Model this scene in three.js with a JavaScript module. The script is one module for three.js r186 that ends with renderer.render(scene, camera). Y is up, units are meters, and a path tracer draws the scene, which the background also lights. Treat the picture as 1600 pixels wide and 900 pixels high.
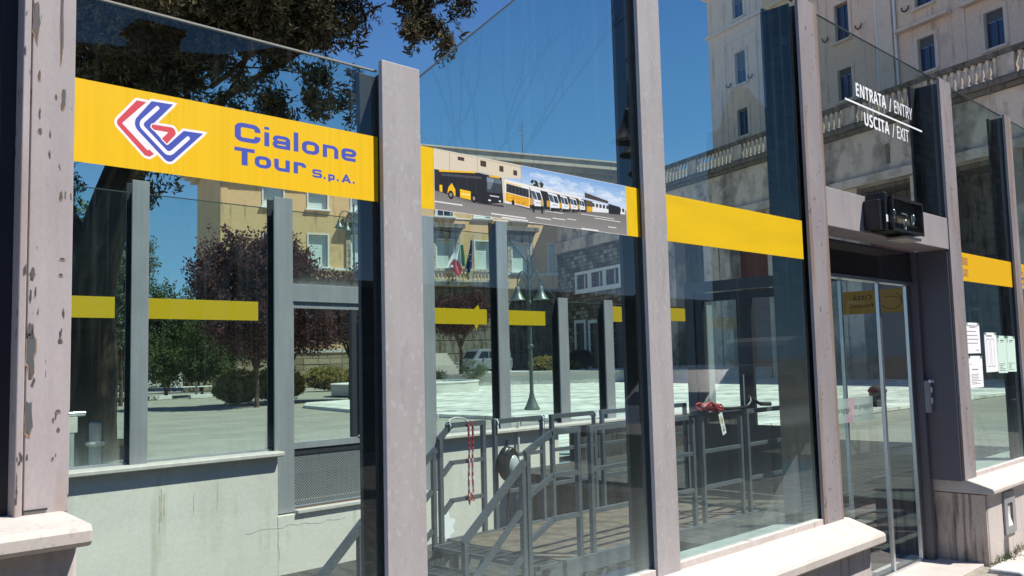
import * as THREE from 'three';
import { mergeGeometries } from 'three/addons/utils/BufferGeometryUtils.js';
import { RoundedBoxGeometry } from 'three/addons/geometries/RoundedBoxGeometry.js';
import { FontLoader } from 'three/addons/loaders/FontLoader.js';
import { TextGeometry } from 'three/addons/geometries/TextGeometry.js';

const R = THREE.MathUtils.degToRad;
const scene = new THREE.Scene();

// ---------------------------------------------------------------- camera
const camera = new THREE.PerspectiveCamera(35.64, 16 / 9, 0.05, 2000);
camera.rotation.order = 'YXZ';
camera.position.set(0, 1.55, 2.4);
camera.rotation.set(R(4.78), R(-45.15), R(-1.43));

// ---------------------------------------------------------------- sky, sun, exposure
function makeSky() {
  const W = 64, H = 256, d = new Float32Array(W * H * 4);
  const stops = [[0, .27, .42, .58], [6, .155, .295, .49], [14, .075, .190, .385], [24, .046, .122, .315], [45, .036, .098, .28], [90, .030, .082, .25]];
  for (let j = 0; j < H; j++) {
    const e = Math.max(0, ((j + .5) / H - .5) * 180);
    let k = 0; while (k < stops.length - 2 && e > stops[k + 1][0]) k++;
    const a = stops[k], b = stops[k + 1], t = Math.min(1, (e - a[0]) / (b[0] - a[0]));
    for (let i = 0; i < W; i++) {
      const o = (j * W + i) * 4;
      for (let c = 0; c < 3; c++) d[o + c] = a[c + 1] + (b[c + 1] - a[c + 1]) * t;
      d[o + 3] = 1;
    }
  }
  const t = new THREE.DataTexture(d, W, H, THREE.RGBAFormat, THREE.FloatType);
  t.mapping = THREE.EquirectangularReflectionMapping; t.magFilter = THREE.LinearFilter; t.needsUpdate = true;
  return t;
}
scene.background = makeSky();
scene.environment = scene.background;
const SUN = new THREE.Vector3(.3045, .8387, .4515);
const sun = new THREE.DirectionalLight(new THREE.Color(1, .955, .88), 4.6);
sun.position.copy(SUN).multiplyScalar(90).add(new THREE.Vector3(25, 0, -25));
sun.target.position.set(25, 0, -25);
sun.castShadow = true;
Object.assign(sun.shadow.camera, { left: -70, right: 70, top: 70, bottom: -70, near: 1, far: 260 });
sun.shadow.mapSize.set(4096, 4096);
scene.add(sun, sun.target);

const renderer = new THREE.WebGLRenderer({ antialias: true });
renderer.toneMapping = THREE.LinearToneMapping;
renderer.toneMappingExposure = 1.5;
renderer.shadowMap.enabled = true;

// ---------------------------------------------------------------- random, noise
function rng(s) { return () => { s = (s + 0x6d2b79f5) | 0; let t = Math.imul(s ^ (s >>> 15), 1 | s); t = (t + Math.imul(t ^ (t >>> 7), 61 | t)) ^ t; return ((t ^ (t >>> 14)) >>> 0) / 4294967296; }; }
function h2(x, y, s) { let n = Math.imul(x, 374761393) + Math.imul(y, 668265263) + Math.imul(s, 974711); n = Math.imul(n ^ (n >>> 13), 1274126177); return ((n ^ (n >>> 16)) >>> 0) / 4294967296; }
function vn(u, v, px, py, s) {              // tileable value noise, px x py cells
  const x = u * px, y = v * py, x0 = Math.floor(x), y0 = Math.floor(y), fx = x - x0, fy = y - y0, m = (a, b) => ((a % b) + b) % b;
  const sx = fx * fx * (3 - 2 * fx), sy = fy * fy * (3 - 2 * fy);
  const a = h2(m(x0, px), m(y0, py), s), b = h2(m(x0 + 1, px), m(y0, py), s), c = h2(m(x0, px), m(y0 + 1, py), s), d = h2(m(x0 + 1, px), m(y0 + 1, py), s);
  return a + (b - a) * sx + (c - a) * sy + (a - b - c + d) * sx * sy;
}
function fbm(u, v, px, py, s, oct = 4) { let r = 0, a = .5, t = 0; for (let i = 0; i < oct; i++) { r += a * vn(u, v, px << i, py << i, s + i * 17); t += a; a *= .5; } return r / t; }
const sm = THREE.MathUtils.smoothstep, cl = THREE.MathUtils.clamp;
function tex(N, fn, srgb = true, M = N) {
  const d = new Uint8Array(N * M * 4);
  for (let j = 0; j < M; j++) for (let i = 0; i < N; i++) {
    const c = fn((i + .5) / N, (j + .5) / M), o = (j * N + i) * 4;
    const [r, g, b] = typeof c === 'number' ? [c, c, c] : c;
    d[o] = cl(r, 0, 1) * 255; d[o + 1] = cl(g, 0, 1) * 255; d[o + 2] = cl(b, 0, 1) * 255; d[o + 3] = 255;
  }
  const t = new THREE.DataTexture(d, N, M, THREE.RGBAFormat);
  t.wrapS = t.wrapT = THREE.RepeatWrapping; t.magFilter = THREE.LinearFilter; t.minFilter = THREE.LinearMipmapLinearFilter; t.generateMipmaps = true;
  if (srgb) t.colorSpace = THREE.SRGBColorSpace;
  t.needsUpdate = true;
  return t;
}
function texF(N, fn) {                        // the same in floats, for values that must not step
  const d = new Float32Array(N * N * 4);
  for (let j = 0; j < N; j++) for (let i = 0; i < N; i++) { const k = fn((i + .5) / N, (j + .5) / N), o = (j * N + i) * 4; d[o] = d[o + 1] = d[o + 2] = k; d[o + 3] = 1; }
  const t = new THREE.DataTexture(d, N, N, THREE.RGBAFormat, THREE.FloatType);
  t.magFilter = THREE.LinearFilter; t.needsUpdate = true; return t;
}
function rep(t, x, y = x) { const c = t.clone(); c.repeat.set(x, y); c.needsUpdate = true; return c; }
const T = {
  paint: tex(512, (u, v) => { const a = fbm(u, v, 6, 6, 1), s = fbm(u, v, 40, 3, 5, 3), f = vn(u, v, 220, 220, 9); const k = .80 + .13 * a + .08 * s + .05 * f; return [k, k * .985, k * .985]; }),
  soft: tex(512, (u, v) => { const a = fbm(u, v, 5, 5, 11), s = fbm(u, v, 30, 2, 15, 3), f = vn(u, v, 230, 230, 19), d = sm(fbm(u, v, 40, 24, 17, 3), .70, .74) * .03; const k = .84 + .12 * a + .06 * s + .04 * f - d, w = sm(fbm(u, v, 60, 60, 18, 2), .74, .80) * .12; return [k + w, (k + w) * .985, (k + w) * .985]; }),
  worn: tex(512, (u, v) => {                           // old grey paint with chips and rust runs
    const a = fbm(u, v, 5, 5, 21), s = fbm(u, v, 26, 2, 25, 3), f = vn(u, v, 200, 200, 29); let k = .80 + .14 * a + .07 * s + .04 * f;
    let r = k, g = k * .975, b = k * .98;
    const rust = sm(fbm(u, v, 9, 2, 33, 3), .60, .78) * .5; r *= 1 - .12 * rust; g *= 1 - .28 * rust; b *= 1 - .45 * rust;
    const chip = sm(fbm(u, v, 60, 40, 41, 3), .80, .82); const cc = .40; r += (cc - r) * chip; g += (cc - g) * chip; b += (cc * 1.05 - b) * chip; return [r, g, b];
  }),
  conc: tex(512, (u, v) => { const a = fbm(u, v, 4, 4, 51), s = fbm(u, v, 22, 2, 55, 4), f = vn(u, v, 160, 160, 59); const st = sm(s, .62, .85) * .09 * sm(a, .35, .6); const k = .88 + .12 * (a - .5) + .05 - st + .04 * (f - .5); return [k, k * .99, k * (.97 - st * .4)]; }),
  plaster: tex(512, (u, v) => { const a = fbm(u, v, 5, 5, 61, 5), s = fbm(u, v, 30, 3, 65, 4), f = vn(u, v, 120, 120, 69); const st = sm(s, .56, .85) * .16 + sm(a, .58, .78) * .08; const k = .95 - st + .06 * (f - .5); return [k, k * .985, k * .965]; }),
  old: tex(512, (u, v) => { const a = fbm(u, v, 7, 5, 171, 5), b = fbm(u, v, 12, 3, 175, 4), f = vn(u, v, 150, 150, 179), p = sm(fbm(u, v, 16, 12, 177, 4), .62, .70); const k = .90 - sm(a, .5, .75) * .22 - sm(b, .58, .8) * .12 - .10 * p + .06 * (f - .5); return [k, k * .985, k * .965]; }),
  grime: tex(512, (u, v) => { const a = fbm(u, v, 6, 6, 71, 5), s = fbm(u, v, 34, 4, 75, 4), f = vn(u, v, 120, 120, 79); const st = sm(s, .48, .8) * .30 + sm(a, .5, .75) * .18; const k = .98 - st + .08 * (f - .5); return [k, k * .97, k * .93]; }),
  stone: tex(512, (u, v) => { const a = fbm(u, v, 8, 8, 81, 5), f = vn(u, v, 90, 90, 89), p = sm(fbm(u, v, 60, 60, 85, 2), .72, .80); const k = .93 + .10 * (a - .4) - .07 * p + .04 * (f - .5); return [k, k * .99, k * .975]; }),
  asph: tex(512, (u, v) => { const a = fbm(u, v, 4, 4, 91, 4), f = vn(u, v, 256, 256, 95), g = vn(u, v, 128, 128, 97); const k = .74 + .2 * a + .16 * (f - .5) + .1 * (g - .5); return [k, k, k * .97]; }),
  pave: tex(512, (u, v) => {
    const row = Math.floor(v * 8), uu = (u + (row % 2) * .125) % 1, c = Math.floor(uu * 4), fx = uu * 4 - c, fy = v * 8 - row;
    const j = Math.min(Math.min(fx, 1 - fx) * 2, Math.min(fy, 1 - fy)), t = h2(c, row, 101), a = fbm(u, v, 10, 10, 103, 3);
    const st = sm(fbm(u, v, 5, 5, 105, 4), .55, .75) * .14; const k = (.80 + .18 * t + .12 * (a - .5) - st) * (.50 + .50 * sm(j, .015, .05)); return [k, k * .99, k * .965];
  }),
  cobb: tex(512, (u, v) => {
    const row = Math.floor(v * 16), uu = (u + (row % 2) * .03125) % 1, c = Math.floor(uu * 16), fx = uu * 16 - c, fy = v * 16 - row;
    const j = Math.min(Math.min(fx, 1 - fx), Math.min(fy, 1 - fy)), t = h2(c, row, 111); const k = (.62 + .34 * t) * (.45 + .55 * sm(j, .02, .14)); return [k, k * .98, k * .95];
  }),
  rubble: tex(512, (u, v) => {
    const row = Math.floor(v * 14), off = h2(row, 3, 121), n = 7, uu = (u + off) % 1, c = Math.floor(uu * n), fx = uu * n - c, fy = v * 14 - row;
    const w = .05 * (fbm(u, v, 20, 20, 125, 2) - .5), j = Math.min(Math.min(fx, 1 - fx) * 2, Math.min(fy, 1 - fy)) + w, t = h2(c, row, 127), a = fbm(u, v, 24, 24, 129, 3);
    const k = (.5 + .42 * t + .35 * (a - .5)) * (.5 + .5 * sm(j, .02, .12)); return [k, k * (.93 + .05 * t), k * (.82 + .1 * t)];
  }),
  bark: tex(256, (u, v) => { const s = fbm(u, v, 14, 3, 131, 4), f = vn(u, v, 60, 60, 135); const k = .35 + .6 * sm(s, .3, .7) + .1 * (f - .5); return [k, k * .9, k * .8]; }),
  perf: tex(256, (u, v) => { const x = u * 16, y = v * 16, c = Math.hypot((x % 1) - .5, (y % 1) - .5); const a = fbm(u, v, 4, 4, 141, 3); const k = (c < .26 ? .32 : 1) * (.75 + .4 * (a - .3)); return [k, k * .97, k * .92]; }),
  mesh: tex(256, (u, v) => { const x = u * 16, y = v * 16, d = Math.abs(((x + y) % 1) - .5), e = Math.abs(((x - y + 64) % 1) - .5); return Math.max(d, e) > .33 ? 1 : 0; }, false),
  vinyl: tex(256, (u, v) => { const a = fbm(u, v, 4, 4, 191, 4), s = fbm(u, v, 60, 2, 195, 3), d = sm(fbm(u, v, 30, 30, 197, 2), .72, .8); const k = .94 + .08 * (a - .3) + .0 * s * d; return [k, k * .995, k]; }),
  leafy: tex(128, (u, v) => { const a = fbm(u, v, 6, 6, 151, 3); return .7 + .5 * (a - .3); }),
  dust: texF(256, (u, v) => {           // share of light that passes: dirtier towards the bottom edge, streaks, spots
    const dr = sm(fbm(u, v, 70, 2, 165, 3), .58, .85) * .016 * (.3 + fbm(u, v, 4, 4, 166, 2)), s = fbm(u, v, 30, 2, 161, 4), b = fbm(u, v, 5, 5, 163, 4), low = Math.exp(-v * 15) * (.10 + .16 * s), mid = Math.exp(-v * 4) * .022 * b;
    return 1 - (low + mid + dr);
  }),
};
// ---------------------------------------------------------------- materials
function std(r, g, b, rough = .8, o = {}) {
  const { map, rx = 1, ry = rx, bump, ...rest } = o;
  const m = new THREE.MeshPhysicalMaterial({ roughness: rough, side: THREE.DoubleSide, ...rest });
  m.color.setRGB(r, g, b);
  if (map) m.map = rep(map, rx, ry);
  if (bump) { m.bumpMap = rep(bump[0], rx, ry); m.bumpMap.colorSpace = THREE.NoColorSpace; m.bumpScale = bump[1]; }
  return m;
}
const M = {
  postDoor: std(.345, .325, .33, .55, { map: T.worn, rx: 1.1, ry: .6, bump: [T.paint, .0006] }),
  post: std(.42, .405, .406, .55, { map: T.soft, rx: 1.1, ry: .6, bump: [T.paint, .0006] }),
  postWorn: std(.48, .452, .452, .6, { map: T.worn, rx: 1.3, ry: .5, bump: [T.paint, .0008] }),
  postDark: std(.035, .038, .046, .5, { map: T.paint, rx: 1 }),
  backPost: std(.33, .345, .36, .5, { map: T.paint, rx: .7, ry: .4 }),
  lintel: std(.42, .40, .405, .5, { map: T.paint, rx: .6, ry: .8 }),
  sill: std(.61, .565, .53, .7, { map: T.stone, rx: 1.3, bump: [T.stone, .0015] }),
  wallFront: std(.62, .575, .565, .85, { map: T.plaster, rx: .7, bump: [T.stone, .001] }),
  wallGrime: std(.62, .54, .485, .9, { map: T.grime, rx: 1.3, ry: .55 }),
  concBack: std(.78, .745, .69, .85, { map: T.conc, rx: .3, ry: .34, bump: [T.stone, .001] }),
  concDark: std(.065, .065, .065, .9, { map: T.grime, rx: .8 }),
  rail: std(.105, .122, .138, .45, { map: T.paint, rx: 2 }),
  deck: std(.255, .205, .165, .75, { map: T.perf, rx: 2.6, bump: [T.perf, .002] }),
  grate: std(.11, .115, .12, .5),
  steel: std(.62, .62, .63, .25, { metalness: .9 }),
  yellow: std(.90, .575, .0, .4, { map: T.vinyl, rx: .8, ry: 1.1 }),
  white: std(.86, .86, .86, .5),
  paper: std(.85, .86, .88, .8),
  black: std(.018, .018, .02, .35),
  blackMatte: std(.02, .02, .022, .8),
  rubber: std(.025, .025, .025, .85),
  chainRed: std(.48, .05, .06, .45), chainWhite: std(.75, .72, .70, .45),
  cable: std(.55, .54, .50, .7),
  asphalt: std(.43, .385, .335, .92, { map: T.asph, rx: .35 }),
  cobble: std(.19, .185, .18, .85, { map: T.cobb, rx: .5, bump: [T.cobb, .012] }),
  paving: std(.93, .905, .86, .8, { map: T.pave, rx: .25 }),
  pavingKerb: std(.66, .66, .64, .8, { map: T.stone, rx: .6 }),
  ochre: std(.82, .545, .29, .85, { map: T.plaster, rx: .11, ry: .14 }),
  stoneTrim: std(.56, .52, .44, .85, { map: T.grime, rx: .25 }),
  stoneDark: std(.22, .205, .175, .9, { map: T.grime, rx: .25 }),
  stoneBlock: std(.32, .26, .165, .9, { map: T.stone, rx: .5, bump: [T.stone, .02] }),
  stoneBlock2: std(.25, .20, .13, .9, { map: T.stone, rx: .5, bump: [T.stone, .02] }),
  stoneBlock3: std(.39, .325, .22, .9, { map: T.stone, rx: .5, bump: [T.stone, .02] }),
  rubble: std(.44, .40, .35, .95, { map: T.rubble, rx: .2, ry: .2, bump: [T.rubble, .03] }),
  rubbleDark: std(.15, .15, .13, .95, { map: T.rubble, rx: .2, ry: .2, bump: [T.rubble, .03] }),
  shutter: std(.64, .72, .68, .6),
  windowFrame: std(.74, .73, .69, .6),
  glassDark: std(.02, .028, .045, .08, { ior: 1.6 }),
  glassBlue: std(.035, .06, .12, .08, { ior: 1.6 }),
  terrace: std(.82, .70, .59, .9, { map: T.old, rx: .11, ry: .13 }),
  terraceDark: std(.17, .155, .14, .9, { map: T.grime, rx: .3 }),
  beige: std(.88, .66, .50, .9, { map: T.plaster, rx: .09, ry: .07 }),
  beigeTrim: std(.84, .68, .54, .85, { map: T.plaster, rx: .3 }),
  redwood: std(.13, .045, .035, .7),
  lampGreen: std(.07, .09, .085, .5),
  bell: std(.13, .15, .145, .4, { metalness: .3 }),
  bark: std(.055, .043, .034, .95, { map: T.bark, rx: .6, ry: .35, bump: [T.bark, .04] }),
  barkGrey: std(.20, .17, .15, .9, { map: T.bark, rx: 1 }),
  oakLeaf: std(.095, .080, .042, .6, { transmission: .12, thickness: 0, ior: 1.4 }),
  plumLeaf: std(.120, .055, .055, .6, { transmission: .25, thickness: 0, ior: 1.4 }),
  greenLeaf: std(.085, .12, .05, .6, { transmission: .3, thickness: 0, ior: 1.4 }),
  oliveLeaf: std(.15, .18, .12, .6, { transmission: .3, thickness: 0, ior: 1.4 }),
  boxLeaf: std(.36, .30, .10, .65, { transmission: .25, thickness: 0, ior: 1.4 }),
  dull: std(.09, .10, .11, .7),
};
for (const k of ['oakLeaf', 'plumLeaf', 'greenLeaf', 'oliveLeaf', 'boxLeaf']) M[k].specularIntensity = .25;
M.oakLeaf.roughness = M.plumLeaf.roughness = M.greenLeaf.roughness = M.oliveLeaf.roughness = M.boxLeaf.roughness = .85;
function glassMat(dust, r = .74, g = .90, b = .86) {
  const m = new THREE.MeshPhysicalMaterial({ roughness: 0, transmission: 1, thickness: 0, ior: 1.72, side: THREE.DoubleSide });
  m.color.setRGB(r, g, b);
  if (dust) { m.transmissionMap = T.dust; }
  return m;
}
M.glass = glassMat(true); M.glassBack = glassMat(true, .79, .90, .86); M.glassBack.ior = 1.45; M.glassBack.specularIntensity = .45; M.glassClean = glassMat(false, .80, .90, .87);
M.glassEdge = std(.33, .34, .33, .6, { map: T.stone, rx: 6 }); M.glassEdgeDark = std(.05, .06, .06, .4);

// ---------------------------------------------------------------- helpers
const used = new Map();
function numbered(n) { const k = used.get(n) || 0; used.set(n, k + 1); return k ? n + '_' + String(k).padStart(3, '0') : n; }
function uvBox(g) {                                         // texture coordinates in metres, by the face's main axis
  g = g.index ? g.toNonIndexed() : g;
  const p = g.attributes.position, n = g.attributes.normal, uv = new Float32Array(p.count * 2);
  for (let i = 0; i < p.count; i += 3) {
    const ax = Math.abs(n.getX(i) + n.getX(i + 1) + n.getX(i + 2)), ay = Math.abs(n.getY(i) + n.getY(i + 1) + n.getY(i + 2)), az = Math.abs(n.getZ(i) + n.getZ(i + 1) + n.getZ(i + 2));
    for (let k = i; k < i + 3; k++) {
      const x = p.getX(k), y = p.getY(k), z = p.getZ(k);
      if (ay >= ax && ay >= az) { uv[k * 2] = x; uv[k * 2 + 1] = z; } else if (ax > az) { uv[k * 2] = z; uv[k * 2 + 1] = y; } else { uv[k * 2] = x; uv[k * 2 + 1] = y; }
    }
  }
  g.setAttribute('uv', new THREE.BufferAttribute(uv, 2));
  for (const a of Object.keys(g.attributes)) if (!['position', 'normal', 'uv'].includes(a)) g.deleteAttribute(a);
  return g;
}
function bx(x0, x1, y0, y1, z0, z1, r = 0) {
  const w = x1 - x0, h = y1 - y0, d = z1 - z0;
  const g = r ? new RoundedBoxGeometry(w, h, d, 2, Math.min(r, w / 2.1, h / 2.1, d / 2.1)) : new THREE.BoxGeometry(w, h, d);
  g.translate((x0 + x1) / 2, (y0 + y1) / 2, (z0 + z1) / 2);
  return uvBox(g);
}
function bar(a, b, w, h = w, up = new THREE.Vector3(0, 1, 0)) {     // box bar from a to b
  const A = new THREE.Vector3(...a), B = new THREE.Vector3(...b), d = B.clone().sub(A), L = d.length(); d.normalize();
  const g = new THREE.BoxGeometry(w, h, L);
  const zx = d, xx = new THREE.Vector3().crossVectors(up, zx); if (xx.lengthSq() < 1e-6) xx.set(1, 0, 0); xx.normalize();
  const yx = new THREE.Vector3().crossVectors(zx, xx);
  g.applyMatrix4(new THREE.Matrix4().makeBasis(xx, yx, zx).setPosition(A.add(B).multiplyScalar(.5)));
  return uvBox(g);
}
function rod(a, b, r0, r1 = r0, n = 10) {
  const A = new THREE.Vector3(...a), B = new THREE.Vector3(...b), d = B.clone().sub(A), L = d.length();
  const g = new THREE.CylinderGeometry(r1, r0, L, n);
  g.applyQuaternion(new THREE.Quaternion().setFromUnitVectors(new THREE.Vector3(0, 1, 0), d.normalize()));
  g.translate((a[0] + b[0]) / 2, (a[1] + b[1]) / 2, (a[2] + b[2]) / 2);
  return strip(g);
}
function strip(g) { g = g.index ? g.toNonIndexed() : g; for (const a of Object.keys(g.attributes)) if (!['position', 'normal', 'uv'].includes(a)) g.deleteAttribute(a); return g; }
function tube(pts, r, seg = 24, n = 8) { return strip(new THREE.TubeGeometry(new THREE.CatmullRomCurve3(pts.map((p) => new THREE.Vector3(...p))), seg, r, n)); }
function lathe(pts, n = 16) { return strip(new THREE.LatheGeometry(pts.map((p) => new THREE.Vector2(...p)), n)); }
function at(g, x, y, z, ry = 0) { if (ry) g.rotateY(ry); g.translate(x, y, z); return g; }
function extr(pts, depth, holes = [], bevel = 0) {
  const s = new THREE.Shape(pts.map((p) => new THREE.Vector2(...p)));
  for (const h of holes) s.holes.push(new THREE.Path(h.map((p) => new THREE.Vector2(...p))));
  return uvBox(new THREE.ExtrudeGeometry(s, { depth, bevelEnabled: !!bevel, bevelSize: bevel, bevelThickness: bevel, bevelSegments: 2, curveSegments: 12 }));
}
const rect = (x0, x1, y0, y1) => [[x0, y0], [x1, y0], [x1, y1], [x0, y1]];
const mg = (l) => (Array.isArray(l) ? (l.length === 1 ? l[0] : mergeGeometries(l)) : l);
function obj(name, g, m, parent = scene, label) {
  const o = new THREE.Mesh(mg(g), m); o.name = parent === scene ? numbered(name) : name; o.castShadow = o.receiveShadow = true;
  if (label) o.userData.label = label;
  parent.add(o); return o;
}
function tag(o, label, category, group, kind) { Object.assign(o.userData, { label, category }); if (group) o.userData.group = group; if (kind) o.userData.kind = kind; return o; }
function struct(name, g, m) { const o = obj(name, g, m); o.userData.kind = 'structure'; return o; }
function thing(name, label, category, [x, y, z] = [0, 0, 0], ry = 0, group) {
  const o = new THREE.Group(); o.name = numbered(name); o.position.set(x, y, z); o.rotation.y = ry; scene.add(o); return tag(o, label, category, group);
}
function dup(src, label, pos, ry = src.rotation.y) { const c = src.clone(); c.name = numbered(src.name.replace(/_\d+$/, '')); c.userData = { ...src.userData, label }; c.position.set(...pos); c.rotation.y = ry; scene.add(c); return c; }
function canvas(w, h, draw) {
  const c = document.createElement('canvas'); c.width = w; c.height = h; const x = c.getContext('2d'); draw(x, w, h);
  const t = new THREE.CanvasTexture(c); t.colorSpace = THREE.SRGBColorSpace; t.magFilter = THREE.LinearFilter; t.anisotropy = 8; return t;
}
function quad(x0, x1, y0, y1, z) {          // upright sheet facing +z with uv 0..1
  const g = new THREE.PlaneGeometry(x1 - x0, y1 - y0); g.translate((x0 + x1) / 2, (y0 + y1) / 2, z); return strip(g);
}
function pane(pts, z) {                      // upright sheet over an outline, uv 0..1 over its bounds
  const xs = pts.map((p) => p[0]), ys = pts.map((p) => p[1]), x0 = Math.min(...xs), x1 = Math.max(...xs), y0 = Math.min(...ys), y1 = Math.max(...ys);
  const g = new THREE.ShapeGeometry(new THREE.Shape(pts.map((p) => new THREE.Vector2(...p)))), p = g.attributes.position, uv = g.attributes.uv;
  for (let i = 0; i < p.count; i++) uv.setXY(i, (p.getX(i) - x0) / (x1 - x0), (p.getY(i) - y0) / (y1 - y0));
  g.translate(0, 0, z); return strip(g);
}

// ================================================================ the setting: ground
{
  const s = new THREE.Shape([[-500, 60], [500, 60], [500, -900], [-500, -900]].map((p) => new THREE.Vector2(p[0], -p[1])));
  s.holes.push(new THREE.Path([[-2.9, -7.0], [16, -7.0], [16, -.1], [-2.9, -.1]].map((p) => new THREE.Vector2(p[0], -p[1]))));
  const g = new THREE.ShapeGeometry(s); g.rotateX(-Math.PI / 2); g.translate(0, -.008, 0);
  struct('ground', uvBox(g), M.asphalt);
  struct('street', bx(-60, 90, -.007, -.004, .26, 9.4), M.cobble);
}
// far rising ground beyond the street on the camera's own side is left to the houses there
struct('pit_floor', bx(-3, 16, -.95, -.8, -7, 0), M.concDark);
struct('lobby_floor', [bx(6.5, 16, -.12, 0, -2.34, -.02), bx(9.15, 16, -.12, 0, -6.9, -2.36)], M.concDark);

// ================================================================ low walls that carry the glass
function sillGeo(x0, x1, y, zf, drop, th, zb = -.2) {
  const g = new THREE.ExtrudeGeometry(new THREE.Shape([[zb, y], [.02, y], [zf - .008, y - drop + .003], [zf, y - drop - .008], [zf, y - drop - th + .008], [zf - .008, y - drop - th], [zb, y - drop - th]].map((p) => new THREE.Vector2(...p))), { depth: x1 - x0 - .016, bevelEnabled: true, bevelSize: .006, bevelThickness: .008, bevelSegments: 2 });
  g.rotateY(-Math.PI / 2); g.translate(x1 - .008, 0, 0);              // (z, y) profile run along x
  const p = g.attributes.position; for (let i = 0; i < p.count; i++) p.setZ(i, p.getZ(i)); // profile x became z
  return uvBox(g);
}
function lowWall(name, label, x0, x1, y, sx0, sx1, zf, drop, th, mat = M.wallFront) {
  const t = thing(name, label, 'wall');
  obj('wall_body', bx(x0, x1, -.6, y - drop - th - .002, -.18, zf - .075, .012), mat, t);
  obj('sill', sillGeo(sx0, sx1, y, zf, drop, th), M.sill, t);
  return t;
}
lowWall('low_wall', 'tall white wall stub with pale stone sill under the peeling left post', -3, .80, 1.208, -3, .806, .205, .014, .036);
const wallM = lowWall('low_wall', 'low wall with pale stone sill left of the sliding entrance', .84, 5.10, .600, .842, 5.13, .225, .065, .045);
obj('vent_cover', [bx(4.35, 4.62, .12, .36, .148, .158, .004)], M.wallFront, wallM);
const wallR = thing('low_wall', 'low wall with streaked end and pale sill right of the entrance', 'wall');
obj('wall_body', [bx(7.135, 16, -.1, .50, -.3, .135, .012)], M.wallFront, wallR);
obj('stained_end', [bx(7.118, 7.137, -.1, .50, -.3, .13)], M.wallGrime, wallR, 'end of the wall streaked with dark stains');
obj('sill', sillGeo(7.10, 16, .600, .195, .055, .03, -.34), M.sill, wallR);
{ // wall light set into the right wall: frame, shade and sunlit corner painted inside
  const f = obj('recessed_light', extr(rect(7.475, 7.735, .16, .475), .014, [rect(7.545, 7.665, .215, .39)]), M.backPost, wallR, 'small grey recessed step light in the wall');
  f.position.z = .137;
  const h = obj('hollow_shade', [bx(7.545, 7.665, .215, .39, .136, .139)], M.blackMatte, f); h.position.z = -.0;  // flat black sheet painted as the shade inside the opening
  obj('lens', (() => { const g = new THREE.BufferGeometry(); g.setAttribute('position', new THREE.Float32BufferAttribute([7.55, .218, .012, 7.66, .218, .012, 7.55, .36, .004, 7.66, .218, .012, 7.62, .24, .003, 7.55, .36, .004], 3)); g.computeVertexNormals(); return uvBox(g); })(), M.white, f);  // white triangle painted as the sunlit corner of the opening, no lens
}
// ================================================================ front glass wall
function hPost(x0, x1, y0, y1, zf, depth, plate = .02) {
  const xm = (x0 + x1) / 2, g = [bx(x0, x1, y0, y1, zf - plate, zf, .003)];
  return { front: g, back: [bx(xm - .012, xm + .012, y0, y1 - .01, zf - depth + plate, zf - plate), bx(x0, x1, y0, y1 - .012, zf - depth, zf - depth + plate, .003)] };
}
const front = thing('glass_wall', 'front glass wall of grey steel posts with yellow bands along the street', 'glass wall');
const posts = [[.712, .815, 1.21, 2.60], [1.795, 1.96, .6, 2.583], [3.248, 3.42, .6, 3.66], [4.824, 5.063, .6, 3.66], [7.07, 7.312, .6, 3.64], [8.635, 8.81, .6, 3.64], [10.05, 10.225, .6, 3.64], [11.5, 11.68, .6, 3.64]];
posts.forEach(([x0, x1, y0, y1], i) => {
  const h = hPost(x0, x1, y0, y1, .02, i === 3 || i === 4 ? .24 : .15);
  const p = obj('post', h.front, i === 0 ? M.postWorn : i > 2 ? M.postDoor : M.post, front, i === 0 ? 'peeling left post with chipped paint and rust' : undefined);
  obj('rear_flange', h.back, M.postDark, p);  // inner faces of the same steel, shade put into a near-black colour
  if (i === 0) {
    obj('edge_strip', [bx(.688, .706, 1.21, 2.6, -.02, .032, .004)], M.postWorn, p);
    obj('side_channel', [bx(.40, .655, 1.21, 2.6, -.10, -.06), bx(.655, .69, 1.21, 2.6, -.10, -.02)], M.postDark, p);
    obj('weld_plate', [bx(.70, .765, 1.222, 1.226, .018, .024)], M.postDark, p);
    // patches where the paint has come off
    const chips = [], rims = [], rr = rng(5);
    for (const [cx, cy, w, h2_] of [[.722, 1.61, .017, .10], [.720, 1.655, .012, .04], [.719, 1.45, .014, .07], [.720, 2.44, .012, .09], [.780, 2.44, .005, .16], [.788, 2.25, .006, .05], [.733, 2.16, .006, .012], [.729, 2.30, .004, .02], [.785, 2.00, .005, .02], [.79, 1.84, .010, .004], [.788, 1.80, .006, .006], [.789, 1.635, .007, .010], [.786, 1.46, .010, .006], [.788, 1.415, .006, .007], [.776, 1.44, .003, .008], [.776, 1.345, .004, .005], [.722, 1.80, .008, .025]]) {
      const pts = []; for (let k = 0; k < 14; k++) { const a = k / 14 * Math.PI * 2, q = .65 + .6 * rr(); pts.push([cx + Math.cos(a) * w * q * .55, cy + Math.sin(a) * h2_ * q * .55]); }
      chips.push(extr(pts, .0014)); rims.push(extr(pts.map((p) => [cx + (p[0] - cx) * 1.22 + (p[0] > cx ? .0012 : -.0012), cy + (p[1] - cy) * 1.12 - .004]), .0007));
    }
    const c = obj('bare_patch', chips, M.dull, p, 'dark patches where the paint has peeled'); c.position.z = .0201; const rm = obj('rust_edge', rims, std(.33, .24, .18, .9, { map: T.grime, rx: 4 }), p, 'rusty edges round the bare patches'); rm.position.z = .0201;
  }
});
const ZG = -.012;
function glassPane(pts, mat = M.glass, parent = front, z = ZG) {
  const p = obj('glass_pane', pane(pts, z), mat, parent);
  return p;
}
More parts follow.
